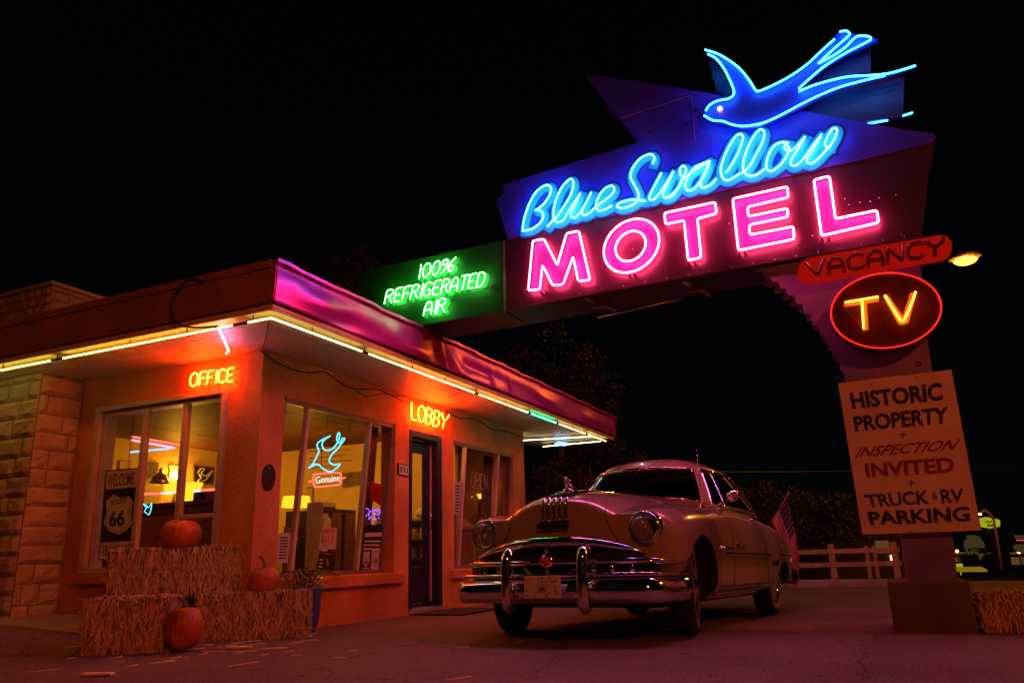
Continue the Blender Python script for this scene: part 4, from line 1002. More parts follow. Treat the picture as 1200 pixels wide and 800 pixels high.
mb = MB(); mb.obox(bp_, (.135, 0, 0), (0, .022, 0), (0, 0, .036)); bo_ = cpart(mb, 'nameplate', M['chrome'], bevel=.012)
mb = MB(); mb.obox(bp_ + V((0, -.022, 0)), (.115, 0, 0), (0, .003, 0), (0, 0, .024)); cpart(mb, 'badge_field', M['black'], bo_)
mb = MB(); c0 = bp_ + V((0, -.026, 0)); text_on(mb, 'Pontiac', quad(c0 + V((-.10, 0, -.017)), c0 + V((.10, 0, -.017)), c0 + V((.10, 0, .018)), c0 + V((-.10, 0, .018))), (0, -1, 0), .003, .01, .2); cpart(mb, 'lettering', M['chrome'], bo_)
# grille: dark mouth, chrome lip, bars
def yf(x, o=0): return -.70 + .20 * (abs(x) / .9) ** 2.2 - o
def lipz(x): a = abs(x) / .70; return .705 - .09 * a ** 2.4
mb = MB(); rows = []
for i in range(41):
    x = lerp(-.80, .80, i / 40); top = max(.45, min(lipz(x), .80) if abs(x) < .70 else .565); rows.append([V((x, yf(x, .075), z)) for z in (.33, .42, .5, lerp(.5, top, .5), top)])
mb.grid(rows); cpart(mb, 'grille_mouth', M['black'])
mb = MB(); P = []; R_ = []
for i in range(49):
    t = lerp(-1, 1, i / 48); x = .72 * t; P.append(V((x, yf(x, .075 + .05 * (1 - t * t)), lipz(x)))); R_.append(.010 + .030 * (1 - abs(t) ** 2.5))
mb.tube(P, R_, 12); cpart(mb, 'hood_lip', M['chrome'])
mb = MB(); P = []; R_ = []
for i in range(61):
    t = lerp(-1, 1, i / 60); x = .935 * t; P.append(V((x, yf(x, .13) + .28 * smooth((abs(t) - .82) / .18), .555))); R_.append(.025 * (1 - .4 * abs(t) ** 6))
mb.tube(P, R_, 12); cpart(mb, 'grille_bar', M['chrome'])
mb = MB(); c = V((0, yf(0, .155), .565)); mb.lathe([(0, -.03), (.035, -.026), (.055, -.012), (.062, .0), (.055, .03)], c, (0, 1, 0), 24); mb.tube([c + V((0, 0, .06)), c + V((0, 0, .09))], .018, 8); mb.tube([c + V((0, 0, -.06)), c + V((0, 0, -.10))], .014, 8); eo = cpart(mb, 'grille_medallion', M['chrome'])
mb = MB(); mb.lathe([(0, -.034), (.03, -.031), (.034, -.026)], c, (0, 1, 0), 20); cpart(mb, 'medallion_face', M['redpanel'], eo)
mb = MB()
for x in (-.62, -.48, -.34, .34, .48, .62): mb.ell((x, yf(x, .09), .50), (.022, .03, .055), 10, 8)
for sx in (-1, 1): mb.tube([(sx * .14, yf(.1, .12), .46), (sx * .24, yf(.2, .10), .53)], .016, 8)
mb.build_each('grille_tooth', M['chrome'], car, local=True)
for sx in (-1, 1):
    mb = MB(); rows = []
    for i in range(13):
        x = sx * lerp(.62, .915, i / 12); rows.append([V((x, yf(x, .11) + .2 * smooth((abs(x) - .78) / .14), z)) for z in (.475, .48, .525, .53)])
    mb.grid(rows); cpart(mb, 'parking_light', M['headlens'])
    mb = MB()
    for zz in (.462, .54):
        P = [V((sx * x, yf(x, .125) + .24 * smooth((x - .78) / .16), zz)) for x in [lerp(.56, .935, i / 14) for i in range(15)]]; mb.tube(P, .011, 8)
    mb.build_each('trim_bar', M['chrome'], car, local=True)
# bumpers
def bumper(sg, y0_, z0_, nm):
    mb = MB(); rows = []; prof = [(-.05, .0), (.0, .004), (.028, .025), (.045, .065), (.047, .10), (.034, .145), (.01, .172), (.0, .176), (-.05, .18)]
    for i in range(61):
        t = lerp(-1, 1, i / 60); x = .945 * t; bend = smooth((abs(t) - .80) / .2)
        y = y0_ + sg * -1 * (.13 * abs(t) ** 2.4 + .34 * bend ** 1.6); xx = x - math.copysign(.02 * bend, x)
        nrm = V((math.copysign(.9 * bend, t), sg * (1 - .8 * bend), 0)); nrm.normalize()
        rows.append([V((xx, y, z0_ + h)) + nrm * d for d, h in prof])
    mb.grid(rows); return cpart(mb, nm, M['chrome'], solid=.004)
fb = bumper(-1, -.90, .262, 'front_bumper'); bumper(1, 4.42, .30, 'rear_bumper')
mb = MB()
P = [V((.93 * t, -.90 + .13 * abs(t) ** 2.4 + .30 * smooth((abs(t) - .8) / .2) ** 1.6, .462)) for t in [lerp(-1, 1, i / 50) for i in range(51)]]
mb.tube(P, .016, 8); cpart(mb, 'bumper_rail', M['chrome'], fb)
for sx in (-1, 1):
    mb = MB(); x = .035 + sx * .31
    mb.tube(catmull([(x, -.93, .225), (x, -.99, .265), (x, -1.0, .40), (x, -.995, .53), (x, -.98, .605), (x, -.93, .635), (x, -.86, .63)], 4), [.03] + [.041] * 22 + [.034, .026], 12); cpart(mb, 'bumper_guard', M['chrome'], fb)
mb = MB(); pc = V((.02, -.985, .385)); mb.obox(pc, (.15, 0, 0), (0, .004, 0), (0, 0, .078)); lo_ = cpart(mb, 'licence_plate', M['paper'], bevel=.006)
mb = MB()
sh_ = [(0, -.05), (.03, -.04), (.045, -.01), (.04, .015), (.045, .035), (.03, .05), (0, .042), (-.03, .05), (-.045, .035), (-.04, .015), (-.045, -.01), (-.03, -.04)]
mb.tube([pc + V((x * .8, -.006, z * .8)) for x, z in sh_], .002, 4, True); p6 = pc + V((0, -.005, 0)); text_on(mb, '66', quad(p6 + V((-.018, 0, -.028)), p6 + V((.018, 0, -.028)), p6 + V((.018, 0, .012)), p6 + V((-.018, 0, .012))), (0, -1, 0), .002, .01)
rp = random.Random(2)
for _ in range(34):
    x = rp.uniform(-.135, .135); z = rp.uniform(-.065, .065)
    if abs(x) < .045 and abs(z) < .05: continue
    mb.obox(pc + V((x, -.005, z)), (rp.uniform(.003, .010), 0, 0), (0, .001, 0), (0, 0, rp.uniform(.002, .005)))
cpart(mb, 'plate_lettering', M['inkblack'], lo_)
# side trim, sill trim, gravel shields, door handles, mirror, aerial
for sx in (-1, 1):
    mb = MB()
    for y0_, y1_ in ((.62, 1.0), (1.0, 2.52), (2.76, 4.02)):
        P = [onbody((sx * 2, lerp(y0_, y1_, i / 20), .615), (-sx, 0, 0), .004) for i in range(21)]; P = [p for p in P if p]
        if len(P) > 1: mb.tube(P, .018, 8)
    mb.build_each('side_spear', M['chrome'], car, local=True)
    mb = MB(); P = [onbody((sx * 2, lerp(.52, .92, i / 8), .65), (-sx, 0, 0), .004) for i in range(9)]; mb.tube([p for p in P if p], .026, 8)
    cpart(mb, 'fender_badge', M['chrome'])
    mb = MB(); p0_ = onbody((sx * 2, 1.05, .66), (-sx, 0, 0), .003); p1_ = onbody((sx * 2, 1.42, .66), (-sx, 0, 0), .003)
    if sx > 0: text_on(mb, 'Silver', quad(p0_, p1_, p1_ + V((0, 0, .07)), p0_ + V((0, 0, .07))), (1, 0, 0), .004, 0, .3); cpart(mb, 'script_badge', M['chrome'])
    mb = MB()
    for zz, r_ in ((.34, .011), (.30, .014), (.265, .012)):
        P = [onbody((sx * 2, lerp(.50, 2.35, i / 20), zz), (-sx, 0, 0), .006) for i in range(21)]; mb.tube([p for p in P if p], r_, 8)
    mb.build_each('sill_trim', M['chrome'], car, local=True)
    mb = MB(); rows = []
    for i in range(9):
        y = lerp(2.50, 2.80, i / 8); rows.append([p for p in (onbody((sx * 2, y + .10 * (1 - k / 6), lerp(.30, .56, k / 6)), (-sx, 0, 0), .006) for k in range(7))])
    if all(all(p is not None for p in r_) for r_ in rows): mb.grid(rows); gs = cpart(mb, 'stone_shield', M['chrome'], solid=.004)
    mb = MB(); p = onbody((sx * 2, 2.12, .965), (-sx, 0, 0), .0)
    mb.tube(catmull([p + V((0, -.06, 0)), p + V((sx * .035, -.05, .004)), p + V((sx * .04, .04, .004)), p + V((sx * .03, .09, 0))], 4), .011, 8); mb.ell(p, (.02, .03, .02), 10, 6); cpart(mb, 'door_handle', M['chrome'])
    mb = MB(); P = [onbody((sx * .2, y, 3), (0, 0, -1)) for y in (0,)]
mb = MB(); b0 = ringpt(1.02, .02); mb.tube(catmull([b0, b0 + V((.10, -.03, .03)), b0 + V((.19, -.02, .085))], 4), .009, 8); mb.lathe([(0, .05), (.05, .035), (.062, .0), (.058, -.01), (0, -.012)], b0 + V((.20, -.01, .095)), (0, -1, .1), 20); cpart(mb, 'door_mirror', M['chrome'])
ap = onbody((.80, .62, 3), (0, 0, -1), 0); mb = MB(); mb.lathe([(.022, 0), (.016, .03), (.008, .05), (.006, .06)], ap, (0, 0, 1), 12); mb.tube([ap + V((0, 0, .05)), ap + V((-.01, .02, .30)), ap + V((-.02, .04, .52))], [.0045, .0035, .003], 6); mb.ell(ap + V((-.02, .04, .52)), (.006, .006, .006), 8, 6); cpart(mb, 'aerial', M['chrome'])
# wheels
def wheel(x, y, steer, sg):
    t = MB(); ax = V((sg * math.cos(steer), sg * math.sin(steer), 0)); c = V((x, y, .355))
    prof = [(.20, -.07), (.26, -.095), (.32, -.098), (.342, -.085), (.353, -.065), (.355, 0), (.353, .065), (.342, .085), (.32, .098), (.26, .095), (.20, .07)]
    t.lathe(prof, c, ax, 48)
    for k in range(-2, 3): t.lathe([(.3562, k * .026 - .008), (.3575, k * .026), (.3562, k * .026 + .008)], c, ax, 48)
    wo_ = cpart(t, 'wheel', M['rubber'])
    w_ = MB(); w_.lathe([(.245, .0945), (.27, .1005), (.30, .0995)], c, ax, 48); cpart(w_, 'whitewall', M['whitewall'], wo_)
    r_ = MB(); r_.lathe([(.205, .07), (.215, .095), (.195, .09), (.17, .05), (.14, .045)], c, ax, 36); cpart(r_, 'rim', M['carpaint'], wo_)
    h = MB(); h.lathe([(.145, .045), (.14, .07), (.10, .09), (.06, .105), (.045, .12), (0, .125)], c, ax, 36); h.lathe([(.185, .085), (.195, .097), (.205, .094)], c, ax, 36); cpart(h, 'hubcap', M['chrome'], wo_)
for x in (-.765, .765):
    wheel(x, 0, math.radians(13), math.copysign(1, x)); wheel(x, 3.05, 0, math.copysign(1, x))
mb = MB(); mb.box((-.7, -.45, .22), (.7, 3.9, .34)); mb.tube([(-.7, 0, .34), (.7, 0, .34)], .04, 8); mb.tube([(-.7, 3.05, .34), (.7, 3.05, .34)], .06, 8); mb.ell((0, 3.05, .33), (.14, .16, .14)); cpart(mb, 'chassis', M['black'])
for sx in (-1, 1):
    mb = MB(); mb.lathe([(.05, 0), (.055, .03), (.04, .06), (0, .07)], (sx * .80, 4.12, .66), (0, 1, 0), 16); cpart(mb, 'tail_light', M['redpanel'])
# flag standing on the boot
def cl(p): return CARM @ V(p)
fl = thing('flag', 'small american flag on a stick fixed to the back of the cream coupe', 'flag', cl((.75, 4.15, .9)))
YFl = 10.45
pa = onY(898, 622, YFl); pb = onY(924, 577.5, YFl)
mb = MB(); mb.tube([pa, pb], .008, 6); mb.ell(pb, (.016, .016, .022), 8, 6, 0); cpart_ = mb.build('flag_pole', M['wood'], fl)
h0 = onY(904, 610, YFl); h1 = onY(922, 583, YFl); f0 = onY(931, 692, YFl + .1); f1 = onY(936, 678, YFl + .15)
mb = MB(); nu = 26; nv = 13
def fp(u, v):
    p = (h0 * (1 - v) + h1 * v) * (1 - u) + (f0 * (1 - v) + f1 * v) * u
    p = p + V((.05 * math.sin(u * 3.0) * (1 - u * .2), 0, .04 * u * (1 - u))); return p + V((0, -.035 * math.sin(u * 9 + v * 4), 0))
for i in range(nu):
    for j in range(nv):
        can = u0_ = (i / nu) < .4 and j >= 6
        mb.add([fp(i / nu, j / nv), fp((i + 1) / nu, j / nv), fp((i + 1) / nu, (j + 1) / nv), fp(i / nu, (j + 1) / nv)], [(0, 1, 2, 3)], 2 if can else (1 if j % 2 else 0), True)
for i in range(6):
    for j in range(5):
        u = .03 + i * .065; v = .50 + j * .10
        for e_ in (-.006, .006):
            p = fp(u, v) + V((0, e_, 0)); r_ = .009; mb.add([p + V((r_ * math.cos(k * 1.2566), 0, r_ * math.sin(k * 1.2566))) for k in range(5)], [(0, 1, 2, 3, 4)], 1)
mb.build('flag_cloth', [M['flagred'], M['flagwhite'], M['navy']], fl)
# ------------------------------------------------------------------ hay bales and pumpkins
def make_bale(label, mid, d, L, Wd, H, z0_, seed, group='straw bales by the office'):
    rs = random.Random(seed); d = V((d[0], d[1], 0)).normalized(); nb = V((-d.y, d.x, 0)); up = V((0, 0, 1)); m0 = V((mid[0], mid[1], z0_))
    def P(u, v, w_): return m0 + d * (u * L) + nb * (v * Wd) + up * (w_ * H)
    core = MB(); nu, nv = 14, 8
    def jit(p, a=.012): return p + V((rs.uniform(-a, a), rs.uniform(-a, a), rs.uniform(-a, a) if p.z > z0_ + .02 else 0))
    core.grid([[jit(P(lerp(-.5, .5, i / nu), 0, j / nv)) for i in range(nu + 1)] for j in range(nv + 1)], 0, False)
    core.grid([[jit(P(lerp(-.5, .5, i / nu), 1, j / nv)) for i in range(nu + 1)] for j in range(nv + 1)], 0, False)
    core.grid([[jit(P(-.5, i / nv, j / nv)) for i in range(nv + 1)] for j in range(nv + 1)], 0, False)
    core.grid([[jit(P(.5, i / nv, j / nv)) for i in range(nv + 1)] for j in range(nv + 1)], 0, False)
    core.grid([[jit(P(lerp(-.5, .5, i / nu), j / nv, 1)) for i in range(nu + 1)] for j in range(nv + 1)], 0, False)
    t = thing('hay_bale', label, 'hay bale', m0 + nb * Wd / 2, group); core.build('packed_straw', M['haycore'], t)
    s_ = MB()
    def straw(p, dr, n_, L_, w_):
        dr = dr.normalized(); sd = dr.cross(n_).normalized(); a = p - dr * L_ / 2; b = p + dr * L_ / 2 + n_ * rs.uniform(-.012, .014); mm = (a + b) / 2 + n_ * rs.uniform(.0, .012)
        mi = 0 if rs.random() < .7 else (1 if rs.random() < .6 else 2)
        s_.add([a - sd * w_, a + sd * w_, mm + sd * w_ + n_ * w_ * .6, mm - sd * w_ + n_ * w_ * .6, b + sd * w_ * .7, b - sd * w_ * .7], [(0, 1, 2, 3), (3, 2, 4, 5)], mi)
    faces = [(lambda: P(rs.uniform(-.5, .5), 0, rs.uniform(0, 1)), -nb, 1300 * L * H / .4), (lambda: P(-.5, rs.uniform(0, 1), rs.uniform(0, 1)), -d, 520), (lambda: P(.5, rs.uniform(0, 1), rs.uniform(0, 1)), d, 520),
             (lambda: P(rs.uniform(-.5, .5), rs.uniform(0, 1), 1), up, 1000), (lambda: P(rs.uniform(-.5, .5), 1, rs.uniform(0, 1)), nb, 250)]
    for fn, n_, cnt in faces:
        for _ in range(int(cnt)):
            p = fn() + n_ * rs.uniform(.0, .022)
            if n_ is up: dr = d * rs.gauss(0, 1) + nb * rs.gauss(0, 1) + up * rs.gauss(0, .06)
            else: dr = up * rs.gauss(1, .25) * (1 if rs.random() < .5 else -1) + d * rs.gauss(0, .32) + nb * rs.gauss(0, .32); dr = dr - n_ * dr.dot(n_) * .92
            L_ = min(.24, abs(rs.gauss(.10, .06)) + .03)
            if n_ is not up: p.z = max(z0_ + L_ * .3, min(z0_ + H - L_ * .42 + .01, p.z))
            straw(p, dr, n_, L_, rs.choice((.0018, .0022, .003, .0036, .005)))
    for _ in range(46):
        e = rs.choice((0, 1, 2)); p = P(rs.uniform(-.5, .5), 0 if e < 2 else rs.uniform(0, 1), 1) if e else P(rs.choice((-.5, .5)), 0, rs.uniform(0, 1))
        dr = V((rs.gauss(0, 1), rs.gauss(0, 1), rs.gauss(.3, .7))); straw(p, dr, V((.1, -.9, .4)), rs.uniform(.1, .22), .003)
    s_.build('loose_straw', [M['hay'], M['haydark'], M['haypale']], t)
    tw = MB()
    for u in (-.22, .22): tw.tube([P(u, -.006, 0), P(u, -.018, .5), P(u, -.006, 1.01), P(u, .5, 1.012), P(u, 1.0, 1.01)], .003, 5)
    tw.build('twine', M['haypale'], t); return t
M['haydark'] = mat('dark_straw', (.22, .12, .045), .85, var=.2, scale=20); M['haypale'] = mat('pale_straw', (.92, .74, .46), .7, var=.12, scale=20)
mR = atD(296, 720, 6.75); make_bale('wide straw bale on the ground with a stemmed pumpkin sitting on top of it', mR, (.83, .56), .90, .46, .375, 0, 11)
mL = atD(146, 731, 5.95); make_bale('short straw bale standing end-on at the lower left of the bale stack', mL, (.80, .60), .57, .52, .385, 0, 12)
mT = atD(208, 667, 7.0); make_bale('topmost straw bale lying across the two lower bales under a round pumpkin', mT, (.80, .60), 1.13, .46, .385, .392, 13)
def pumpkin(label, px, z, r_, sq, seed, stemdir=(.2, 0, 1), tilt=0, stem=True):
    rs = random.Random(seed); c0 = atD(px[0], px[1], z[1]); c0.z = z[0]; t = thing('pumpkin', label, 'pumpkin', c0, 'pumpkins on the bales'); b = MB(); nr = 20; rows = []
    R_ = Matrix.Rotation(tilt, 3, 'Y'); cen = c0 + V((0, 0, r_ * sq))
    for i in range(25):
        th = PI * i / 24; row = []
        for k in range(120):
            a = 2 * PI * k / 120; rib = abs(math.sin(a * nr / 2 + .5 * math.sin(a * 3 + seed))); rib = 1 - .028 * (1 - rib) ** 2.0 * max(0, math.sin(th)) ** .5
            rr_ = r_ * max(0, math.sin(th)) ** .85 * rib if 0 < i < 24 else 0; z_ = r_ * sq * (math.cos(th) - .16 * math.exp(-(th / .45) ** 2) + .12 * math.exp(-((PI - th) / .45) ** 2))
            row.append(cen + R_ @ V((rr_ * math.cos(a), rr_ * math.sin(a), z_)))
        rows.append(row)
    b.grid(rows, 0, True, True); b.build('pumpkin_shell', M['pumpkin'], t)
    if stem:
        s_ = MB(); top = cen + R_ @ V((0, 0, r_ * sq * .83)); sd = V(stemdir).normalized()
        s_.tube(catmull([top, top + V((0, 0, .03)), top + V((0, 0, .04)) + sd * .035, top + V((0, 0, .03)) + sd * .085], 3), [.028, .022, .019, .017, .016, .015, .014, .014, .015, .018], 7); s_.build('stem', M['stem'], t)
pumpkin('round pumpkin lying on the topmost straw bale', (211, 640), (.775, 7.15), .178, .80, 1, tilt=.12, stem=False)
pumpkin('smaller pumpkin with an upright stem sitting on the right hand straw bale', (309, 690), (.37, 6.95), .135, .90, 2, (-.7, 0, .9))
pumpkin('tall pumpkin standing on the ground in front of the bales', (215, 740), (0, 6.0), .142, 1.22, 3, (-.8, 0, .5))
# straw litter on the tarmac
mb = MB(); rs = random.Random(21)
for _ in range(70):
    if rs.random() < .9: p = V((rs.gauss(-4.9, .5), rs.gauss(4.9, .5), 0))
    else: p = V((rs.uniform(-5, -1), rs.uniform(3.4, 6), 0))
    a = rs.uniform(0, PI); L = rs.uniform(.03, .11); d = V((math.cos(a), math.sin(a), 0)); p.z = gh(p.x, p.y) + .007; n_ = V((-d.y, d.x, 0)) * .003
    mb.add([p - d * L - n_, p + d * L - n_, p + d * L + n_ + V((0, 0, .006)), p - d * L + n_ + V((0, 0, .003))], [(0, 1, 2, 3)])
mb.build('straw_litter', M['hay'], kind='stuff', label='loose straws scattered over the tarmac')
mb = MB()
for px, L in (((280, 758), .10), ((345, 745), .16), ((115, 789), .09)):
    p = onZ(*px, .012); mb.obox(p, (L, .03, 0), (-.01, .025, 0), (0, 0, .006))
mb.build('bark_scrap', M['haypale'], kind='stuff', label='pale scraps of straw lying by the bales')
# blue planter
pp = onX(357, 715, -5.0); pp.z = 0; pt = thing('planter', 'blue glazed flower pot with low green plants beside the bale and the lobby window', 'planter', pp)
mb = MB(); mb.lathe([(0, .0), (.10, .0), (.14, .14), (.15, .36), (.17, .38), (.17, .42), (.15, .42), (.13, .37), (0, .37)], pp, seg=28); mb.build('pot', M['bluepot'], pt)
lf = MB(); rs = random.Random(8)
for _ in range(420):
    a = rs.uniform(0, 2 * PI); r_ = rs.uniform(.02, .25); c = pp + V((r_ * math.cos(a), r_ * math.sin(a), .43 + rs.uniform(-.02, .12) * (1.2 - r_ * 2))); d = V((math.cos(a), math.sin(a), rs.uniform(-.2, 1))).normalized(); sd = d.cross(V((0, 0, 1))).normalized(); L = rs.uniform(.025, .05)
    lf.add([c, c + d * L * .5 + sd * L * .3, c + d * L, c + d * L * .5 - sd * L * .3], [(0, 1, 2, 3)], 0, True)
for _ in range(9):
    a = rs.uniform(0, 2 * PI); c = pp + V((.05 * math.cos(a), .05 * math.sin(a), .4)); e = V((math.cos(a), math.sin(a), 0)); lf.tube(catmull([c, c + e * .1 + V((0, 0, .16)), c + e * .26 + V((0, 0, .10))], 5), .004, 5)
lf.build('foliage', M['plant'], pt)
M['plant'] = M['plant']
# door mat, wall plaque, plate
mb = MB(); mb.box((XW + .06, 8.2, .004), (XW + .75, 9.3, .02)); tag(mb.build('door_mat', M['rubbermat'], bevel=.006), 'dark rubber mat lying in front of the lobby door', 'door mat')
pc = onX(314, 559, XW); pl_ = thing('wall_plaque', 'small black oval plaque on the wall left of the lobby window', 'plaque', pc)
mb = MB(); n = 36; mb.prism([V((XW + .002, pc.y + .085 * math.cos(2 * PI * k / n), pc.z + .125 * math.sin(2 * PI * k / n))) for k in range(n)], (.016, 0, 0)); mb.build('plaque_plate', M['plaque'], pl_, bevel=.004)
mb = MB(); mb.tube([V((XW + .018, pc.y + .078 * math.cos(2 * PI * k / n), pc.z + .117 * math.sin(2 * PI * k / n))) for k in range(n)], .003, 5, True)
mb.lathe([(.018, 0), (.016, .003), (0, .004)], (XW + .018, pc.y, pc.z + .075), (1, 0, 0), 12)
for k, L in enumerate((.035, .05, .06, .055, .06, .05, .04)): mb.box((XW + .0182, pc.y - L, pc.z + .035 - k * .021), (XW + .0195, pc.y + L, pc.z + .043 - k * .021))
mb.build('raised_lettering', M['bronze'], pl_)
a0 = [onX(x, y, XW + .004) for x, y in ((465.5, 556), (479, 558.5), (479, 545.5), (465.5, 542))]
ad = thing('wall_plate', 'small dark lettered plate on the wall between window and navy door', 'plate', a0[0])
mb = MB(); mb.prism(a0, (.012, 0, 0)); mb.build('plate', M['black'], ad)
q = quad(*[lerp(p, sum(a0, V()) / 4, .18) + V((.013, 0, 0)) for p in a0]); mb = MB(); mb.add([q(u, v) for u, v in ((0, 0), (1, 0), (1, 1), (0, 1))], [(0, 1, 2, 3)]); [mb.add([q(u, v) + V((.001, 0, 0)) for u, v in ((a, .15), (a + w2, .15), (a + w2, .85), (a, .85))], [(0, 1, 2, 3)], 1) for a, w2 in ((.06, .08), (.2, .1), (.36, .06), (.5, .12), (.7, .05), (.82, .1))]; mb.build('lettering', [M['paper'], M['inkblack']], ad)

# ------------------------------------------------------------------ behind the lobby window
def gl1(x, y, d=.03, P=PW1):
    a = P(6, 0); b = P(7, 0); c = P(6, 1); n_ = (b - a).cross(c - a).normalized(); n_ = n_ if n_.x < 0 else -n_; a = a + n_ * d; v = ray(x, y); t = (a - CAM).dot(n_) / v.dot(n_); return CAM + v * t
def zA(x, y): return (325 + x / 6.664, 470 + y / 6.664)
def zB(x, y): return (325 + x / 6.664, 570 + y / 6.664)
NW = V((1, 0, -.09)).normalized()
nb_ = thing('window_neon_sign', 'turquoise neon bird outline over a red framed word Genuine hanging in the lobby window', 'neon sign', gl1(385, 560, .1))
mb = MB()
for c in ([(410, 272), (360, 295), (316, 325), (312, 350), (324, 392), (302, 440), (276, 490), (245, 520), (300, 492), (330, 500), (350, 520), (400, 548), (440, 538), (490, 492), (440, 495), (408, 475), (410, 445), (430, 410), (470, 370), (500, 330), (526, 292), (505, 292), (488, 328), (465, 300), (470, 258), (484, 246), (486, 275), (472, 318), (440, 362), (400, 383), (365, 375), (350, 345), (362, 305), (412, 270)],): mb.tube(catmull([gl1(*zA(*p), .10) for p in c], 5), .008, 6)
mb.build('neon_bird_tube', N['window_blue'], nb_)
mb = MB(); q = [V((*zA(*p), 0)) for p in ((285, 565), (498, 560), (496, 655), (290, 668))]; pl = [(300, 568), (470, 556), (492, 566), (500, 600), (492, 640), (470, 652), (310, 668), (290, 655), (280, 620), (286, 580)]
mb.tube(catmull([gl1(*zA(*p), .09) for p in pl], 5, True), .008, 6, True)
for a, b in (((245, 626), (280, 622)), ((500, 600), (530, 597))): mb.tube([gl1(*zA(*a), .09), gl1(*zA(*b), .09)], .008, 6)
mb.build('neon_frame_tube', N['window_red'], nb_)
mb = MB(); text_on(mb, 'Genuine', quad(*[gl1(*zA(*p), .088) for p in ((298, 642), (484, 622), (486, 568), (296, 588))]), NW, .006, -.01); mb.build('word', N['window_white'], nb_)
mb = MB()
for a, b in (((250, 392), (570, 375)), ((250, 445), (530, 418)), ((250, 475), (585, 460)), ((250, 525), (420, 500)), ((345, 300), (345, 540)), ((420, 280), (420, 540))): mb.tube([gl1(*zA(*a), .13), gl1(*zA(*b), .13)], .004, 5)
for x in (400, 570): mb.tube([gl1(*zA(x, 85), .10), gl1(*zA(x - 20, 300), .12)], .002, 5)
mb.build('wire_grid', M['black'], nb_)
def sheet(name, label, cat, px, P, m, d=.02, extra=None, group=None):
    """a card or poster hung just behind the glass; extra = list of (kind, px, material, text)"""
    c = [gl1(x, y, d, P) for x, y in px]; t = thing(name, label, cat, sum(c, V()) / 4, group); mb = MB(); mb.prism(c, (-.003, 0, 0)); mb.build('sheet', m, t)
    for kind, q, mm, body in extra or []:
        mb = MB(); qq = [gl1(x, y, d, P) for x, y in q]
        if kind == 'text': text_on(mb, body, quad(*qq), (1, 0, 0), .0015, .01)
        elif kind == 'lines':
            f_ = quad(*qq); rs = random.Random(len(label))
            for k in range(body):
                v = 1 - (k + .5) / body; a = rs.uniform(0, .12); b = rs.uniform(.8, 1); h = .22 / body; mb.add([f_(a, v - h) + V((.0015, 0, 0)), f_(b, v - h) + V((.0015, 0, 0)), f_(b, v + h) + V((.0015, 0, 0)), f_(a, v + h) + V((.0015, 0, 0))], [(0, 1, 2, 3)])
        elif kind == 'panel': mb.add([p + V((.0008, 0, 0)) for p in qq], [(0, 1, 2, 3)])
        elif kind == 'fshield': f_ = quad(*qq); mb.add([f_(*p) + V((.0008, 0, 0)) for p in ((.5, 0), (.85, .15), (1, .42), (.9, .65), (1, .88), (.78, 1), (.5, .93), (.22, 1), (0, .88), (.1, .65), (0, .42), (.15, .15))], [list(range(12))])
        elif kind == 'shield':
            f_ = quad(*qq); mb.tube([f_(*p) + V((.002, 0, 0)) for p in ((.5, 0), (.85, .15), (1, .42), (.9, .65), (1, .88), (.78, 1), (.5, .93), (.22, 1), (0, .88), (.1, .65), (0, .42), (.15, .15))], .0035, 4, True)
        mb.build('printing', mm, t)
    return t
sheet('notice', 'white typed notice taped low in the left pane of the lobby window', 'notice', [zB(*p) for p in ((-2, 595), (80, 592), (108, 358), (10, 362))], PW1, M['paper'], .012, [('lines', [zB(*p) for p in ((5, 570), (76, 566), (92, 385), (16, 388))], M['inkblack'], 8)])
sheet('poster', 'pale route 66 poster with red lettering in the middle of the lobby window', 'poster', [zB(*p) for p in ((322, 485), (458, 488), (466, 318), (345, 322))], PW1, M['paper'], .06, [('text', [zB(*p) for p in ((342, 442), (385, 442), (390, 380), (348, 380))], M['inkred2'], '66'), ('text', [zB(*p) for p in ((350, 366), (440, 362), (444, 334), (356, 338))], M['inkred2'], 'ROUTE'), ('lines', [zB(*p) for p in ((388, 440), (415, 440), (416, 388), (392, 388))], M['inkred2'], 4), ('shield', [zB(*p) for p in ((340, 465), (430, 465), (438, 330), (350, 330))], M['inkred2'], '')])
sheet('poster', 'dark poster with a yellow streak below the pale route 66 poster', 'poster', [zB(*p) for p in ((300, 642), (440, 655), (452, 510), (335, 502))], PW1, M['posterblack'], .06, [('lines', [zB(*p) for p in ((340, 530), (445, 540), (446, 512), (342, 508))], M['inkred2'], 1), ('lines', [zB(*p) for p in ((395, 640), (412, 650), (385, 530), (375, 530))], M['amber'], 1), ('lines', [zB(*p) for p in ((315, 635), (350, 640), (362, 555), (330, 555))], M['paper'], 3)])
sheet('poster', 'tall black poster with two route 66 shields in the right corner of the lobby window', 'poster', [zB(*p) for p in ((640, 668), (808, 668), (832, 296), (675, 296))], PW1, M['posterblack'], .012,
      [('lines', [zB(*p) for p in ((672, 415), (818, 405), (822, 335), (676, 340))], M['paper'], 1), ('lines', [zB(*p) for p in ((668, 500), (812, 500), (816, 410), (672, 410))], M['paper'], 3), ('fshield', [zB(*p) for p in ((662, 625), (718, 625), (725, 500), (670, 500))], M['paper'], ''), ('text', [zB(*p) for p in ((674, 612), (706, 612), (710, 560), (678, 560))], M['inkblack'], '66'),
       ('panel', [zB(*p) for p in ((730, 655), (804, 655), (814, 490), (738, 490))], M['paper'], 1), ('shield', [zB(*p) for p in ((742, 625), (794, 625), (800, 505), (748, 505))], M['inkblack'], ''), ('text', [zB(*p) for p in ((755, 600), (785, 600), (788, 545), (758, 545))], M['inkblack'], '66'), ('lines', [zB(*p) for p in ((650, 645), (720, 645), (722, 625), (652, 625))], M['paper'], 1)])
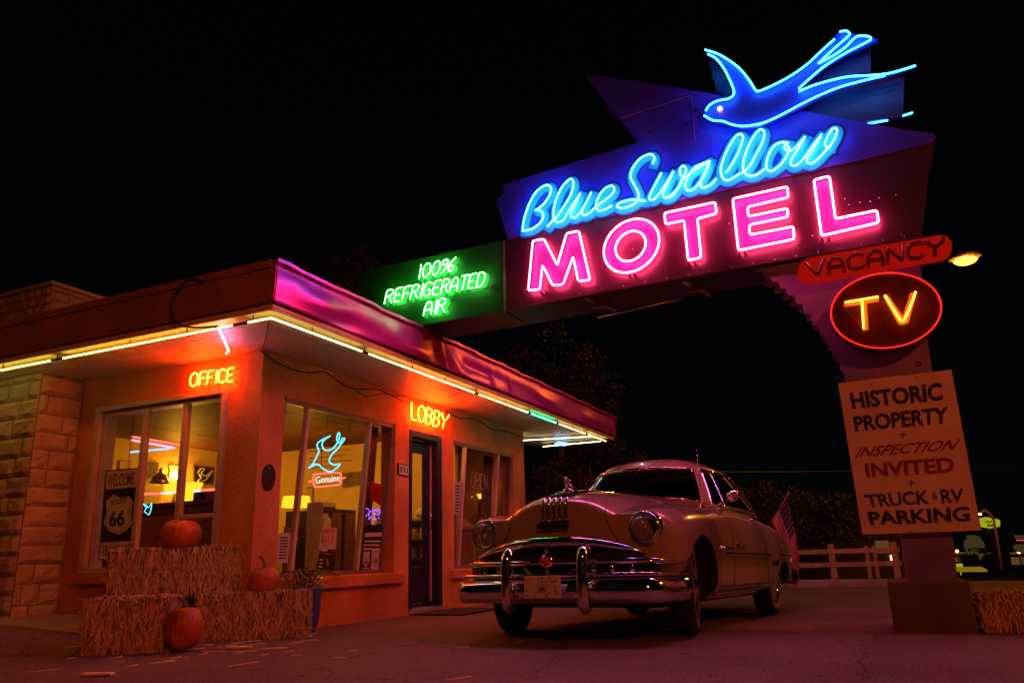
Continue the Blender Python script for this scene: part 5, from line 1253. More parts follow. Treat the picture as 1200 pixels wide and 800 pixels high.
sheet('card', 'red card hanging high in the right pane of the lobby window', 'card', [zA(*p) for p in ((726, 765), (812, 815), (808, 645), (735, 630))], PW1, M['redcard'], .05, [('lines', [zA(*p) for p in ((740, 755), (800, 785), (798, 680), (745, 660))], M['inkred'], 5)])
mb = MB(); rs = random.Random(4)
for i in range(46):
    mb.ell(gl1(*zB(rs.uniform(690, 800), rs.uniform(165, 262)), rs.uniform(.1, .35)), (.008, .008, .008), 6, 4)
tag(mb.build('string_lights', N['violet']), 'bundle of violet string lights glowing behind the red card in the window', 'string lights')
# curtains beside both shop windows
def curtain(label, ya, yb_, zb, zt, x0):
    mb = MB(); mb.grid([[V((x0 + .025 * math.sin(i * 1.3) - .12 * (1 - j / 6), lerp(ya, yb_, i / 24), lerp(zb, zt, j / 6))) for i in range(25)] for j in range(7)])
    o = mb.build('curtain', M['curtain'], solid=.003); return tag(o, label, 'curtain')
curtain('brown curtain drawn aside at the right of the first lobby window', 7.80, 7.94, .52, 2.2, XW - .25)
curtain('brown curtain at the right of the far lobby window', 10.95, 11.3, .52, 2.18, XW - .34)
# furniture inside
def lamp(label, c, rs_, rb, h, base, pw, col=(1, .44, .035)):
    t = thing('table_lamp', label, 'lamp', (c.x, c.y, base)); s_ = MB(); s_.lathe([(rb, 0), (rs_, h)], c, seg=28); s_.build('lamp_shade', N['shade'], t, solid=.004)
    b = MB(); b.lathe([(.09, 0), (.09, .02), (.03, .05), (.06, .14), (.025, max(.2, c.z - base))], (c.x, c.y, base), seg=20); b.build('lamp_base', M['brass'], t)
    l = bpy.data.lights.new('bulb', 'POINT'); l.energy = pw; l.color = col; l.shadow_soft_size = .06; lo = bpy.data.objects.new('bulb', l); COL.objects.link(lo); lo.parent = t; lo.location = V((c.x, c.y, c.z + h + .10)) - ORG[t]
    return t
c = onX(347, 594, -7.05); lamp('table lamp with a wide glowing yellow shade behind the lobby window', c, .17, .19, .14, c.z - .42, 36)
c = onY(206, 577, 8.4); lamp('table lamp with a broad yellow shade far inside the office', c, .19, .17, .14, c.z - .35, 38)
c = onY(222, 588, 8.0); lamp('lamp with a narrow funnel shaped yellow shade inside the office', c, .16, .05, .26, c.z - .3, 10)
c = onY(564, 584, 11.1); lamp('small lamp with a flared yellow top behind the far lobby window', c, .07, .03, .07, c.z - .28, 2.5)
t = thing('added_ceiling_lamp', 'unseen added ceiling lamp lighting the shelves behind the lobby door', 'lamp', (-5.9, 8.9, 2.27)); mb = MB(); mb.lathe([(.0, 0), (.10, .01), (.13, .05), (.12, .085)], (-5.9, 8.9, 2.27), seg=24); mb.build('lamp_bowl', N['shade'], t)  # lamp added out of view to brighten the shelves behind the door
l = bpy.data.lights.new('bulb', 'POINT'); l.energy = 9; l.color = (1, .5, .06); l.shadow_soft_size = .08; lo = bpy.data.objects.new('bulb', l); COL.objects.link(lo); lo.parent = t; lo.location = (0, 0, -.12)
def boxthing(name, label, cat, lo, hi, m, parts=()):
    t = thing(name, label, cat, ((lo[0] + hi[0]) / 2, (lo[1] + hi[1]) / 2, lo[2])); mb = MB(); mb.box(lo, hi); mb.build(name + '_body', m, t, bevel=.012)
    for nm, a, b, mm in parts:
        mb = MB(); mb.box(a, b); mb.build(nm, mm, t, bevel=.006)
    return t
ct = onY(180, 590, 6.75).z; boxthing('counter', 'long dark wooden reception counter inside the office', 'counter', (-9.0, 6.75, .08), (-6.55, 7.3, ct - .05), M['darkwood'], [('counter_top', (-9.05, 6.72, ct - .049), (-6.5, 7.34, ct), M['darkwood']), ('panel', (-8.8, 6.735, .2), (-6.8, 6.749, ct - .15), M['wood'])])
boxthing('cabinet', 'tall dark cabinet standing behind the lobby window', 'cabinet', (-7.2, 8.3, .08), (-6.5, 8.9, 1.30), M['darkwood'], [('door', (-6.499, 8.35, .15), (-6.48, 8.58, 1.25), M['wood']), ('door', (-6.499, 8.62, .15), (-6.48, 8.85, 1.25), M['wood'])])
boxthing('side_table', 'wooden side table under the wide lamp in the lobby', 'table', (-7.4, 6.1, c.z * 0 + .7), (-6.6, 7.2, .76), M['wood'], [('leg', (x, y, .08), (x + .06, y + .06, .699), M['wood']) for x in (-7.38, -6.68) for y in (6.12, 7.12)])
def chair(label, x, y, a):
    t = thing('chair', label, 'chair', (x, y, .08), 'wooden chairs in the lobby'); c, s_ = math.cos(a), math.sin(a)
    def P(u, v, z): return V((x + u * c - v * s_, y + u * s_ + v * c, .08 + z))
    def bx(nm, u, v, z0_, z1_, hu, hv): mb = MB(); mb.obox(P(u, v, (z0_ + z1_) / 2), V((c, s_, 0)) * hu, V((-s_, c, 0)) * hv, V((0, 0, (z1_ - z0_) / 2))); mb.build(nm, M['wood'], t, bevel=.006)
    bx('seat', 0, 0, .43, .47, .21, .21)
    for u in (-.18, .18):
        for v in (-.18, .18): bx('leg', u, v, 0, .429, .018, .018)
    for v in (-.18, .18): bx('back_post', -.19, v, .471, .95, .016, .016)
    for z in (.6, .74, .88): bx('back_slat', -.19, 0, z, z + .06, .009, .16)
chair('wooden ladder back chair standing behind the pale route 66 poster', -6.05, 7.35, .4)
chair('wooden ladder back chair beside the lamp table at the left of the lobby window', -6.1, 6.55, 2.4)
hp = V((-6.95, 6.75, .761)); hat2 = thing('straw_hat', 'dark brimmed hat lying on the side table under the lamp', 'hat', hp); mb = MB(); mb.lathe([(0, .13), (.07, .125), (.095, .10), (.105, .02), (.19, .008), (.20, 0)], hp, seg=28); mb.build('felt', M['darkwood'], hat2); mb = MB(); mb.lathe([(.103, .03), (.101, .055)], hp, seg=28); mb.build('hat_band', M['redcard'], hat2)
cm = onX(386, 588, -6.5); boxthing('appliance', 'cream upright appliance with round dials behind the pale poster', 'appliance', (-6.75, cm.y - .14, .08), (-6.5, cm.y + .14, cm.z), M['cream'], [('dial_panel', (-6.499, cm.y - .12, cm.z - .14), (-6.49, cm.y + .12, cm.z - .06), M['darkwood']), ('front_panel', (-6.499, cm.y - .12, cm.z - .5), (-6.485, cm.y + .12, cm.z - .2), M['cream'])])
def picture(label, px, plane, m, extra=None, cat='picture'):
    c = [plane(x, y) for x, y in px]; n_ = (c[1] - c[0]).cross(c[3] - c[0]).normalized(); n_ = n_ if n_.dot(CAM - c[0]) > 0 else -n_; t = thing('picture', label, cat, sum(c, V()) / 4); mb = MB(); mb.prism([p + n_ * .002 for p in c], n_ * .02); mb.build('picture_frame', M['wood'], t)
    ce = sum(c, V()) / 4; q = [lerp(p, ce, .16) + n_ * .024 for p in c]; mb = MB(); mb.add(q, [(0, 1, 2, 3)]); mb.build('picture_face', m, t)
    if extra: extra(t, quad(*[p + n_ * .002 for p in q]), n_)
    return t
def z9(x, y): return (110 + x / 6.667, 480 + y / 6.667)
PL = lambda x, y: onX(x, y, -9.4); PB = lambda x, y: onY(x, y, 9.8)
def wrench(t, q, n_):
    mb = MB(); mb.tube(catmull([q(*p) + n_ * .004 for p in ((.12, .62), (.3, .88), (.5, .9), (.32, .6), (.55, .45), (.75, .62), (.95, .85), (.7, .4), (.5, .15), (.15, .1), (.3, .3), (.2, .55))], 4), .012, 5); mb.build('bird_drawing', M['paper'], t)
picture('black picture with a pale bird outline on the yellow office wall', [z9(*p) for p in ((768, 582), (930, 585), (938, 448), (770, 428))], PL, M['posterblack'], wrench)
def sh66(t, q, n_):
    mb = MB(); text_on(mb, '66', quad(q(.2, .1), q(.8, .1), q(.8, .5), q(.2, .5)), n_, .002, .02); mb.build('lettering', M['inkblack'], t)
mb = MB(); q = [PL(*z9(*p)) + V((.02, 0, 0)) for p in ((580, 582), (700, 585), (700, 440), (580, 425))]; f_ = quad(*q); ts = thing('route_shield', 'white route US 66 shield sign on the yellow office wall', 'sign', sum(q, V()) / 4)
mb.prism([f_(*p) for p in ((.5, 0), (.85, .15), (1, .42), (.9, .65), (1, .88), (.78, 1), (.5, .93), (.22, 1), (0, .88), (.1, .65), (0, .42), (.15, .15))], (-.012, 0, 0)); mb.build('shield_plate', M['paper'], ts)
mb = MB(); text_on(mb, '66', quad(f_(.25, .12), f_(.78, .12), f_(.78, .45), f_(.25, .45)), (1, 0, 0), .003, .02); text_on(mb, 'US', quad(f_(.35, .52), f_(.65, .52), f_(.65, .66), f_(.35, .66)), (1, 0, 0), .003, 0); text_on(mb, 'ROUTE', quad(f_(.2, .74), f_(.8, .74), f_(.8, .86), f_(.2, .86)), (1, 0, 0), .003, 0); mb.build('lettering', M['inkblack'], ts)
picture('brown framed picture at the left of the yellow office wall', [z9(*p) for p in ((185, 470), (270, 468), (288, 400), (190, 395))], PL, M['amber'])
picture('brown framed picture beside the shield sign on the office wall', [z9(*p) for p in ((360, 520), (495, 525), (500, 412), (362, 398))], PL, M['cardboard'])
picture('wide framed picture on the wall seen through the lobby window', [zA(*p) for p in ((515, 680), (662, 655), (664, 545), (515, 560))], PB, M['cardboard'])
picture('narrow framed picture beside the lamp seen through the lobby window', [zB(*p) for p in ((235, 172), (280, 170), (285, 0), (238, 2))], PB, M['amber'])
cb = onY(187, 566, 8.0); tb_ = thing('desk_bell', 'dark bell shaped ornament on the office counter', 'ornament', cb); mb = MB(); mb.lathe([(.12, 0), (.125, .02), (.105, .075), (.07, .12), (.03, .145), (.02, .17), (.03, .19), (.02, .21), (0, .22)], cb, seg=28); mb.build('dome', M['bronze'], tb_)
bj = boxthing('poster_box', 'blue patterned box standing beside the funnel lamp', 'box', tuple(onY(225, 594, 7.2) + V((0, 0, 0))), tuple(onY(235, 576, 7.2) + V((0, .08, 0))), M['bluepot'], [])
sp_ = onY(246, 592, 7.3); mb = MB(); mb.box(sp_ + V((-.14, 0, -.06)), sp_ + V((.14, .05, .2)))
rs = random.Random(31)
for _ in range(40):
    x = rs.uniform(-.12, .12); z = rs.uniform(-.03, .17); mb.box(sp_ + V((x, -.003, z)), sp_ + V((x + rs.uniform(.01, .04), -.001, z + rs.uniform(.01, .03))), 1)
tag(mb.build('postcard_rack', [M['redcard'], M['amber']]), 'red and yellow postcard rack at the right of the office window', 'rack')
# neon streaks in the office panes; level ones are reflections built as glowing bars
def neon_streak(label, a, b, pl, m, m2=None, b2=None):
    t = thing('neon_tube', label, 'neon tube', onY(*a, pl)); mb = MB(); mb.tube([onY(*a, pl), onY(*b, pl)], .012, 8); mb.build('lit_streak', m, t)
    if m2: mb = MB(); mb.tube([onY(*b, pl), onY(*b2, pl)], .012, 8); mb.build('white_streak', m2, t)
    mb = MB(); mb.tube([onY(*a, pl), V((onY(*a, pl).x, pl, 2.36))], .003, 5); mb.build('hanger', M['black'], t); return t  # added wire, joins the streak to the ceiling
neon_streak('red neon streak slanting under the office ceiling', z9(302, 210), z9(680, 275), 6.6, N['window_red'])
neon_streak('pink neon streak slanting just below the red one', z9(298, 236), z9(628, 296), 6.62, emit('window_pink_glow', (1, .25, .45), 3))
neon_streak('pale blue neon streak crossing below the pink one', z9(290, 330), z9(600, 302), 6.5, N['ice_dim'])
neon_streak('red neon reflection level with the counter left of the mullion', z9(246, 660), z9(530, 652), 6.3, N['window_red'], N['window_white'], z9(630, 645))
neon_streak('short red neon reflection at the right of the office window', z9(965, 620), z9(840, 628), 6.3, N['window_red'], N['window_white'], z9(780, 632))
nbt = thing('bird_reflection', 'tiny turquoise reflection of the neon bird built behind the office window', 'neon sign', onY(155, 598, 5.9)); mb = MB()
mb.tube([onY(*z9(*p), 5.9) for p in ((388, 735), (410, 765), (395, 795), (430, 820), (440, 800), (450, 760), (452, 728), (425, 765), (405, 740), (388, 735))], .005, 6); mb.build('neon_tube', N['window_blue'], nbt)  # reflection of the window neon built as a small glowing tube
# welcome / route 66 / travelers hanging sign
def zW(x, y): return onY(90 + x / 3.635, 450 + y / 3.635, YW + .055)
ws = thing('window_sign', 'hanging sign in the office window reading WELCOME, ROUTE 66 and TRAVELERS', 'sign', zW(170, 740))
mb = MB(); mb.prism([zW(*p) for p in ((92, 748), (240, 746), (268, 355), (122, 366))], (0, .02, 0)); mb.build('backing_board', M['posterblack'], ws)
def plate(px, nm, th=.008): mb = MB(); mb.prism([zW(*p) + V((0, -.001, 0)) for p in px], (0, -th, 0)); return mb.build(nm, M['signpale'], ws, bevel=.002)
plate(((126, 448), (252, 438), (258, 362), (130, 372)), 'welcome_plate'); plate(((98, 744), (232, 740), (238, 666), (106, 674)), 'travelers_plate')
plate(((183, 640), (215, 622), (236, 590), (230, 545), (242, 500), (222, 478), (190, 486), (160, 470), (128, 500), (132, 545), (118, 590), (140, 625)), 'shield_plate')
mb = MB(); mb.tube([zW(*p) + V((0, -.010, 0)) for p in ((183, 632), (211, 616), (228, 588), (222, 545), (233, 503), (218, 486), (190, 494), (162, 479), (136, 504), (140, 545), (126, 588), (145, 618))], .0025, 4, True)
def wt(body, q, m, b=.01):
    mb = MB(); text_on(mb, body, quad(*[zW(*p) + V((0, -.010, 0)) for p in q]), (0, -1, 0), .002, b); mb.build('lettering', m, ws)
mb.build('shield_outline', M['inkblack'], ws)
wt('WELCOME', ((134, 438), (246, 428), (250, 374), (138, 384)), M['inkred']); wt('ROUTE', ((148, 516), (214, 506), (216, 484), (150, 494)), M['inkblack'], 0); wt('66', ((140, 608), (206, 602), (210, 534), (146, 540)), M['inkblack'], .02); wt('TRAVELERS', ((108, 732), (228, 726), (233, 680), (113, 688)), M['inkred'], 0)
# door display and far window
sb = thing('shelf_unit', 'wooden shelves of cans and bottles seen through the lobby door', 'shelves', (-6.0, 9.7, .08)); 
fx = (-6.55, -5.5)
mb = MB(); mb.box((fx[0], 9.42, .08), (fx[0] + .03, 9.79, 1.3)); mb.box((fx[1] - .03, 9.42, .08), (fx[1], 9.79, 1.3)); mb.build('side_panel', M['wood'], sb)
lev = [.35, .62, .88, 1.14]
for z in lev: mb = MB(); mb.box((fx[0] + .031, 9.42, z), (fx[1] - .031, 9.79, z + .03)); mb.build('shelf', M['wood'], sb)
protos = {}
def shelf_item(kind, label, x, z, grp):
    p = V((x, 9.52, z + .03))
    if kind in protos: o = copy_tree(protos[kind]); o.location = p; o['label'] = label; o['group'] = grp; return o
    t = thing(kind, label, kind, p, grp); mb = MB()
    if kind == 'bottle': mb.lathe([(0, 0), (.03, 0), (.032, .01), (.032, .11), (.012, .15), (.012, .19), (0, .19)], p, seg=14); mb.build('bottle_glass', M['bottle'], t); mb = MB(); mb.lathe([(.0325, .03), (.0325, .09)], p, seg=14); mb.build('paper_label', M['paper'], t)
    else: mb.lathe([(0, 0), (.045, 0), (.048, .006), (.048, .13), (.045, .136), (0, .136)], p, seg=16); mb.build('can_body', M['paper'], t); mb = MB(); mb.lathe([(.0485, .03), (.0485, .10)], p, seg=16); mb.build('can_band', M['amber'], t)
    protos[kind] = t; return t
for k in range(8): shelf_item('bottle', 'dark bottle in the row on the lowest lit shelf behind the door', fx[0] + .12 + k * .115, lev[0], 'bottles on the lowest shelf')
for k in range(6): shelf_item('can', 'pale can with amber band on the middle shelf behind the door', fx[0] + .14 + k * .15, lev[1], 'cans on the middle shelf')
for k in range(6): shelf_item('can', 'pale can with amber band on the upper shelf behind the door', fx[0] + .18 + k * .14, lev[2], 'cans on the upper shelf')
cp = onY(497, 603, 9.5); hat = thing('cap', 'pale cap resting on the top shelf behind the lobby door', 'cap', cp); mb = MB(); mb.ell(cp + V((0, 0, .03)), (.13, .12, .08), 16, 8); mb.build('crown', M['paper'], hat); mb = MB(); mb.obox(cp + V((-.15, -.05, .01)), (.09, 0, -.01), (0, .07, 0), (0, 0, .006)); mb.build('visor', M['amber'], hat)
oc = [gl1(470 + x / 6.667, 500 + y / 6.667, .08, PW2) for x, y in ((545, 470), (680, 490), (676, 380), (545, 345))]; ow = thing('open_sign', 'unlit tube sign reading OPEN in the far lobby window', 'neon sign', sum(oc, V()) / 4); f_ = quad(*oc); mb = MB()
for ch, stx in tube_text('OPEN'):
    for s_ in stx: mb.tube(rounded([f_(u, v) for u, v in s_], .015, 2), .006, 5)
mb.build('unlit_tube', M['cream'], ow); mb = MB(); mb.tube([f_(-.1, 1.1), f_(1.2, 1.1)], .004, 5); mb.tube([f_(.4, -.15), f_(1.2, -.15)], .004, 5); mb.tube([f_(.6, 1.1), f_(.6, 2.2)], .002, 5); mb.build('wire_frame', M['black'], ow)
def zC(x, y): return (470 + x / 6.667, 500 + y / 6.667)
sheet('notice', 'tall white printed notice at the left of the far lobby window', 'notice', [zC(*p) for p in ((412, 685), (456, 688), (468, 432), (415, 430))], PW2, M['paper'], .012, [('lines', [zC(*p) for p in ((418, 670), (452, 672), (462, 450), (420, 448))], M['inkblack'], 9)])
boxthing('display_table', 'low wooden display table under the far lobby window', 'table', (-6.2, 9.95, .08), (-5.6, 11.3, 1.02), M['wood'], [('table_top', (-6.25, 9.92, 1.021), (-5.56, 11.35, 1.06), M['wood'])])
bk = V((-5.9, 10.6, 1.061)); mb = MB(); rs = random.Random(9)
rows = [[bk + V((.22 * math.cos(a) * k_ * (1 + .1 * math.sin(3 * a)), .45 * math.sin(a) * k_, .16 * (1 - k_ ** 2) + .02 * math.sin(9 * a + k_ * 9))) for a in [2 * PI * i / 40 for i in range(40)]] for k_ in (1, .9, .75, .55, .35, .15, .01)]
mb.grid(rows, 0, True, True); tag(mb.build('folded_blanket', M['blanket']), 'red patterned blanket heaped on the display table', 'blanket')
# ------------------------------------------------------------------ trees and shrubs
def tree(name, label, cat, px, D, rpx, hpx, n, seed, leaf=.13, clumps=26, group='trees behind the motel', zbase=0, droop=.0):
    """px = centre of the crown in the photograph, D = distance; trunk stands on the ground below it"""
    rs = random.Random(seed); c = atD(px[0], px[1], D); R_ = rpx * D / F; H = hpx * D / F; g = V((c.x, c.y, gh(c.x, c.y) + zbase))
    t = thing(name, label, cat, g, group); tr = MB(); top = c + V((0, 0, H * .2)); hh = max(.3, c.z - g.z)
    tr.tube(catmull([g + V((0, 0, -.1)), g + V((rs.uniform(-.1, .1), rs.uniform(-.1, .1), hh * .4)), c - V((0, 0, H * .3)), top], 4), [lerp(.05 + hh * .028, .03, i / 12) for i in range(13)], 8)
    cl = []
    for i in range(clumps):
        while True:
            v = V((rs.uniform(-1, 1), rs.uniform(-1, 1), rs.uniform(-1, 1)))
            if .25 < v.length < 1: break
        v = v * (.65 + .35 * rs.random()); p = c + V((v.x * R_, v.y * R_ * .8, v.z * H)); p.z = max(p.z, g.z + .1); cl.append((p, rs.uniform(.16, .34) * min(R_, H) * 1.2))
    for p, r_ in cl[:12]: tr.tube(catmull([c - V((0, 0, H * .35)), lerp(c, p, .5) + V((0, 0, H * .08)), p], 4), [lerp(.035 + hh * .008, .01, i / 8) for i in range(9)], 5)
    tr.build('trunk', M['bark'], t); lf = MB()
    for i in range(n):
        p, r_ = cl[i % clumps]; d = V((rs.gauss(0, 1), rs.gauss(0, 1), rs.gauss(0, 1))).normalized(); q = p + d * r_ * rs.uniform(.3, 1.1) ** .7 + V((0, 0, -abs(rs.gauss(0, droop)) if droop else 0))
        if q.z < g.z + .03: q.z = g.z + rs.uniform(.03, .3)
        a = V((rs.gauss(0, 1), rs.gauss(0, 1), rs.gauss(0, .6) - (1.2 if droop else 0))).normalized(); b = a.orthogonal().normalized(); b = (b * math.cos(i) + a.cross(b) * math.sin(i)); L = leaf * rs.uniform(.6, 1.3); w_ = L * .36
        lf.add([q, q + a * L * .5 + b * w_, q + a * L, q + a * L * .5 - b * w_], [(0, 1, 2, 3)], 0)
    lf.build('crown', M['leaf'], t); return t
tree('tree', 'broad dark tree rising behind the far end of the office roof', 'tree', (655, 460), 26, 85, 72, 6500, 1)
tree('tree', 'dim tree crown showing above the roof left of the green panel', 'tree', (420, 335), 28, 75, 52, 4500, 2)
tree('tree', 'dark tree between the office end and the car roof', 'tree', (690, 560), 24, 90, 45, 5500, 3)
tree('shrub', 'bushy dark shrub just behind the car roof', 'shrub', (850, 598), 20.5, 45, 36, 4200, 4, .10, group='shrubs along the fence')
tree('shrub', 'large rounded shrub with drooping leaves behind the flag', 'shrub', (915, 610), 19.8, 50, 48, 6500, 5, .11, 34, 'shrubs along the fence', 0, .12)
tree('shrub', 'rounded shrub with drooping leaves left of the notice board', 'shrub', (965, 606), 19.5, 45, 42, 6000, 6, .11, 30, 'shrubs along the fence', 0, .12)
tree('shrub', 'low dark shrub between the office wall and the cream car', 'shrub', (640, 590), 21, 45, 42, 4000, 7, .10, group='shrubs along the fence')
# grass verge under the fence
mb = MB(); rs = random.Random(17)
for _ in range(5200):
    x = rs.uniform(-6, .6); y = rs.uniform(16.5, 20.5); h = rs.uniform(.04, .14); a = rs.uniform(0, 2 * PI); d = V((math.cos(a), math.sin(a), 0)) * .012; p = V((x, y, gh(x, y) + .0)); l = V((rs.uniform(-.05, .05), rs.uniform(-.05, .05), h)); mb.add([p - d, p + d, p + l], [(0, 1, 2)])
mb.build('grass_verge', M['leaf'], kind='stuff', label='dim grass growing below the rail fence')
# rail fence
fc = thing('rail_fence', 'white two rail wooden fence beyond the parked car', 'fence', (-1.2, 17.6, -.07))
yfn = 17.65
def fz(px, py): return onY(px, py, yfn).z
xs = [onY(p, 660, yfn).x for p in (846, 912, 976, 1050)]; ztop = fz(976, 637)
for x in xs: mb = MB(); mb.box((x - .06, yfn - .05, -.1), (x + .06, yfn + .05, ztop)); mb.build('post', M['fencewood'], fc, bevel=.008)
for za, zb in ((fz(976, 643), fz(976, 648.5)), (fz(976, 658.5), fz(976, 664))): mb = MB(); mb.box((xs[0] - 1.5, yfn - .075, zb), (xs[-1] + .1, yfn - .052, za)); mb.build('rail', M['fencewood'], fc, bevel=.006)
mb = MB()
for x in (onY(1017, 655, 20).x, onY(1026, 655, 20).x): mb.box((x - .04, 20, -.1), (x + .04, 20.08, fz(976, 640)))
mb.build_each('rear_post', M['fencewood'], fc)
# dark building behind the fence
a = onY(985, 590, 24); b_ = onY(1060, 590, 24)
bd = thing('neighbour_building', 'dark flat roofed building with one dim lit window behind the fence', 'building', ((a.x + b_.x) / 2, 26, -.07)); zt = onY(1010, 608, 24).z
mb = MB(); mb.box((a.x - 1.2, 24, -1), (b_.x + .3, 30, zt)); mb.build('wall', M['darkwall'], bd); mb = MB(); mb.box((a.x - 1.4, 23.8, zt + .003), (b_.x + .5, 30.2, zt + .2)); mb.build('roof', M['roof'], bd)
w0 = onY(1027, 648, 23.99); w1 = onY(1041, 633, 23.99); mb = MB(); mb.box((w0.x, 23.97, w0.z), (w1.x, 23.998, w1.z)); mb.build('window', N['lit_window'], bd)
w0 = onY(1044, 656, 23.99); w1 = onY(1048, 650, 23.99); mb = MB(); mb.box((w0.x, 23.97, w0.z), (w1.x, 23.998, w1.z)); mb.build('porch_lamp', N['far_lamp'], bd)
# straw bale at the foot of the sign
mS = onZ(1190, 742, -.01); make_bale('long straw bale lying against the right side of the sign plinth', (x1 + .62, yb0 + .06), (1, -.02), 1.15, .5, .27, -.02, 15, 'straw bale by the sign')
# street lamps
def street_lamp(label, head, pole_xy, pw, col, glow, r_=.16):
    t = thing('street_lamp', label, 'street lamp', (pole_xy[0], pole_xy[1], 0), 'street lamps'); p = V((pole_xy[0], pole_xy[1], gh(*pole_xy))); h = V(head)
    mb = MB(); mb.lathe([(.16, -.1), (.16, .25), (.10, .3), (.05, h.z - p.z + .25), (0, h.z - p.z + .26)], p, seg=14); mb.build('pole', M['steel'], t)
    mb = MB(); mb.tube(catmull([V((p.x, p.y, h.z + .15)), V(((p.x + h.x) / 2, (p.y + h.y) / 2, h.z + .28)), h + V((0, 0, .16))], 6), .035, 8); mb.ell(h + V((0, 0, .10)), (r_ * 2.2, r_ * 1.3, r_ * .7), 16, 8); mb.build('lamp_arm', M['steel'], t)
    mb = MB(); mb.ell(h, (r_ * 1.5, r_, r_ * .8), 14, 8); mb.build('lamp_glass', glow, t)
    l = bpy.data.lights.new('bulb', 'POINT'); l.energy = pw; l.color = col; l.shadow_soft_size = .2; lo = bpy.data.objects.new('bulb', l); COL.objects.link(lo); lo.parent = t; lo.location = h + V((0, 0, -.35)) - ORG[t]; return t
h = atD(1131, 304, 24); street_lamp('bright orange street lamp shining just right of the vacancy panel', h, (onY(1086, 655, h.y + .4).x, h.y + .4), 800, (1, .30, .02), N['sodium'], .23)
street_lamp('unseen reddish street lamp added across the road behind the viewer', (9, -7, 8.5), (10.5, -7.2), 2600, (1, .13, .025), N['sodium'], .15)  # added out of view to light the notice board and the front
street_lamp('unseen sodium street lamp assumed on the far kerb outside the picture to the right', (13, 12, 8.5), (14.6, 12.2), 1500, (1, .22, .012), N['sodium'], .15)  # assumed lamp out of view, added to light the car's side and the fence
# thin pale lamp post far down the road
pA = onZ(1174, 667, -.06); dA = (pA - CAM).dot(FW); pA2 = atD(1164.5, 608, dA); pA3 = atD(1148.5, 602, dA)
t = thing('street_lamp', 'thin pale lamp post leaning in front of the yellow roadside sign', 'street lamp', pA, 'street lamps'); mb = MB(); mb.tube([pA, pA2], [.035, .028], 8); mb.build('pole', M['fencewood'], t); mb = MB(); mb.tube(catmull([pA2, lerp(pA2, pA3, .5) + V((0, 0, .15)), pA3], 4), .035, 6); mb.build('lamp_arm', M['fencewood'], t); mb = MB(); mb.ell(pA3, (.04, .04, .03), 10, 6); mb.build('lamp_glass', N['far_lamp'], t)
# yellow lit sign on a pole
D = 62
def A(x, y, dd=0): return atD(x, y, D + dd)
ys_ = thing('roadside_sign', 'glowing yellow six sided sign on a dark pole far down the road', 'sign', onZ(1166, 668, -.06))
q6 = [(1148.8, 609), (1160, 607), (1172, 609.2), (1172, 616.6), (1160, 618.8), (1149.2, 617)]
mb = MB(); mb.prism([A(*p) for p in q6], FW * .5); mb.build('sign_box', N['lit_yellow'], ys_)
mb = MB(); text_on(mb, 'INN', quad(A(1155, 612.4, -.05), A(1165, 612.4, -.05), A(1165, 609.6, -.05), A(1155, 609.6, -.05)), -FW, .02, .02); text_on(mb, '66', quad(A(1157, 617, -.05), A(1165, 617, -.05), A(1165, 613, -.05), A(1157, 613, -.05)), -FW, .02, .02); mb.build('lettering', M['inkblack'], ys_)
mb = MB(); pb_ = A(1163, 668); mb.tube([A(1160.5, 618.8, .25), V((A(1160.5, 618.8, .25).x, A(1160.5, 618.8, .25).y, -1.7))], .28, 8); mb.build('pole', M['darkwall'], ys_)
mb = MB(); c = A(1161, 626); mb.ell(c, (.42, .2, .16), 14, 6); mb.build('lower_panel', M['darkwall'], ys_)
# pale unlit motel sign with painted glow, far buildings
ms = thing('roadside_sign', 'dim pale rounded sign reading MOTEL in the distance right of the column', 'sign', onZ(1143, 664, -.06)); D = 55
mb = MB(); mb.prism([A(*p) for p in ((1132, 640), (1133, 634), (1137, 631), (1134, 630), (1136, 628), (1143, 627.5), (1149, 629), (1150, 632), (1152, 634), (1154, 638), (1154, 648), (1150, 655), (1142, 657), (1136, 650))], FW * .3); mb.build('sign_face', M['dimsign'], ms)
mb = MB(); text_on(mb, 'MOTEL', quad(A(1134.5, 646, -.04), A(1147, 646, -.04), A(1147, 641.5, -.04), A(1134.5, 641.5, -.04)), -FW, .02, .01); mb.build('lettering', M['inkblack'], ms)
mb = MB(); mb.prism([A(*p, -.06) for p in ((1147, 642), (1157, 642), (1157, 648), (1147, 648))], FW * .1); mb.build('side_panel', M['darkwall'], ms); mb = MB(); q = A(1147, 655, .15); mb.tube([q, V((q.x, q.y, -1.7))], .12, 8); mb.build('pole', M['darkwall'], ms)
def far_building(label, x0_, x1_, yt, D_, wins, m='darkwall'):
    a = onZ(x0_, 668, -.06); D0 = D_; p0 = atD(x0_, yt, D0); p1 = atD(x1_, yt, D0); zt = (p0.z + p1.z) / 2; d = V((p1.x - p0.x, p1.y - p0.y, 0)); L = d.length; d.normalize(); n_ = V((-d.y, d.x, 0)); n_ = n_ if n_.dot(FW) > 0 else -n_
    o = V((p0.x, p0.y, -1.7)); t = thing('roadside_building', label, 'building', o + d * L / 2, 'low buildings far down the road'); mb = MB(); H = zt + 1.7
    mb.obox(o + d * L / 2 + n_ * 3 + V((0, 0, H / 2)), d * L / 2, n_ * 3, V((0, 0, H / 2))); mb.build('wall', M[m], t); mb = MB(); mb.obox(o + d * L / 2 + n_ * 2.9 + V((0, 0, H + .12)), d * (L / 2 + .3), n_ * 3.4, V((0, 0, .12))); mb.build('roof', M['roof'], t)
    for u, w_, z_, h_, mm in wins: mb = MB(); mb.obox(o + d * L * u + V((0, 0, z_)) - n_ * .02, d * w_, n_ * .015, V((0, 0, h_))); mb.build('window', mm, t)
    return t
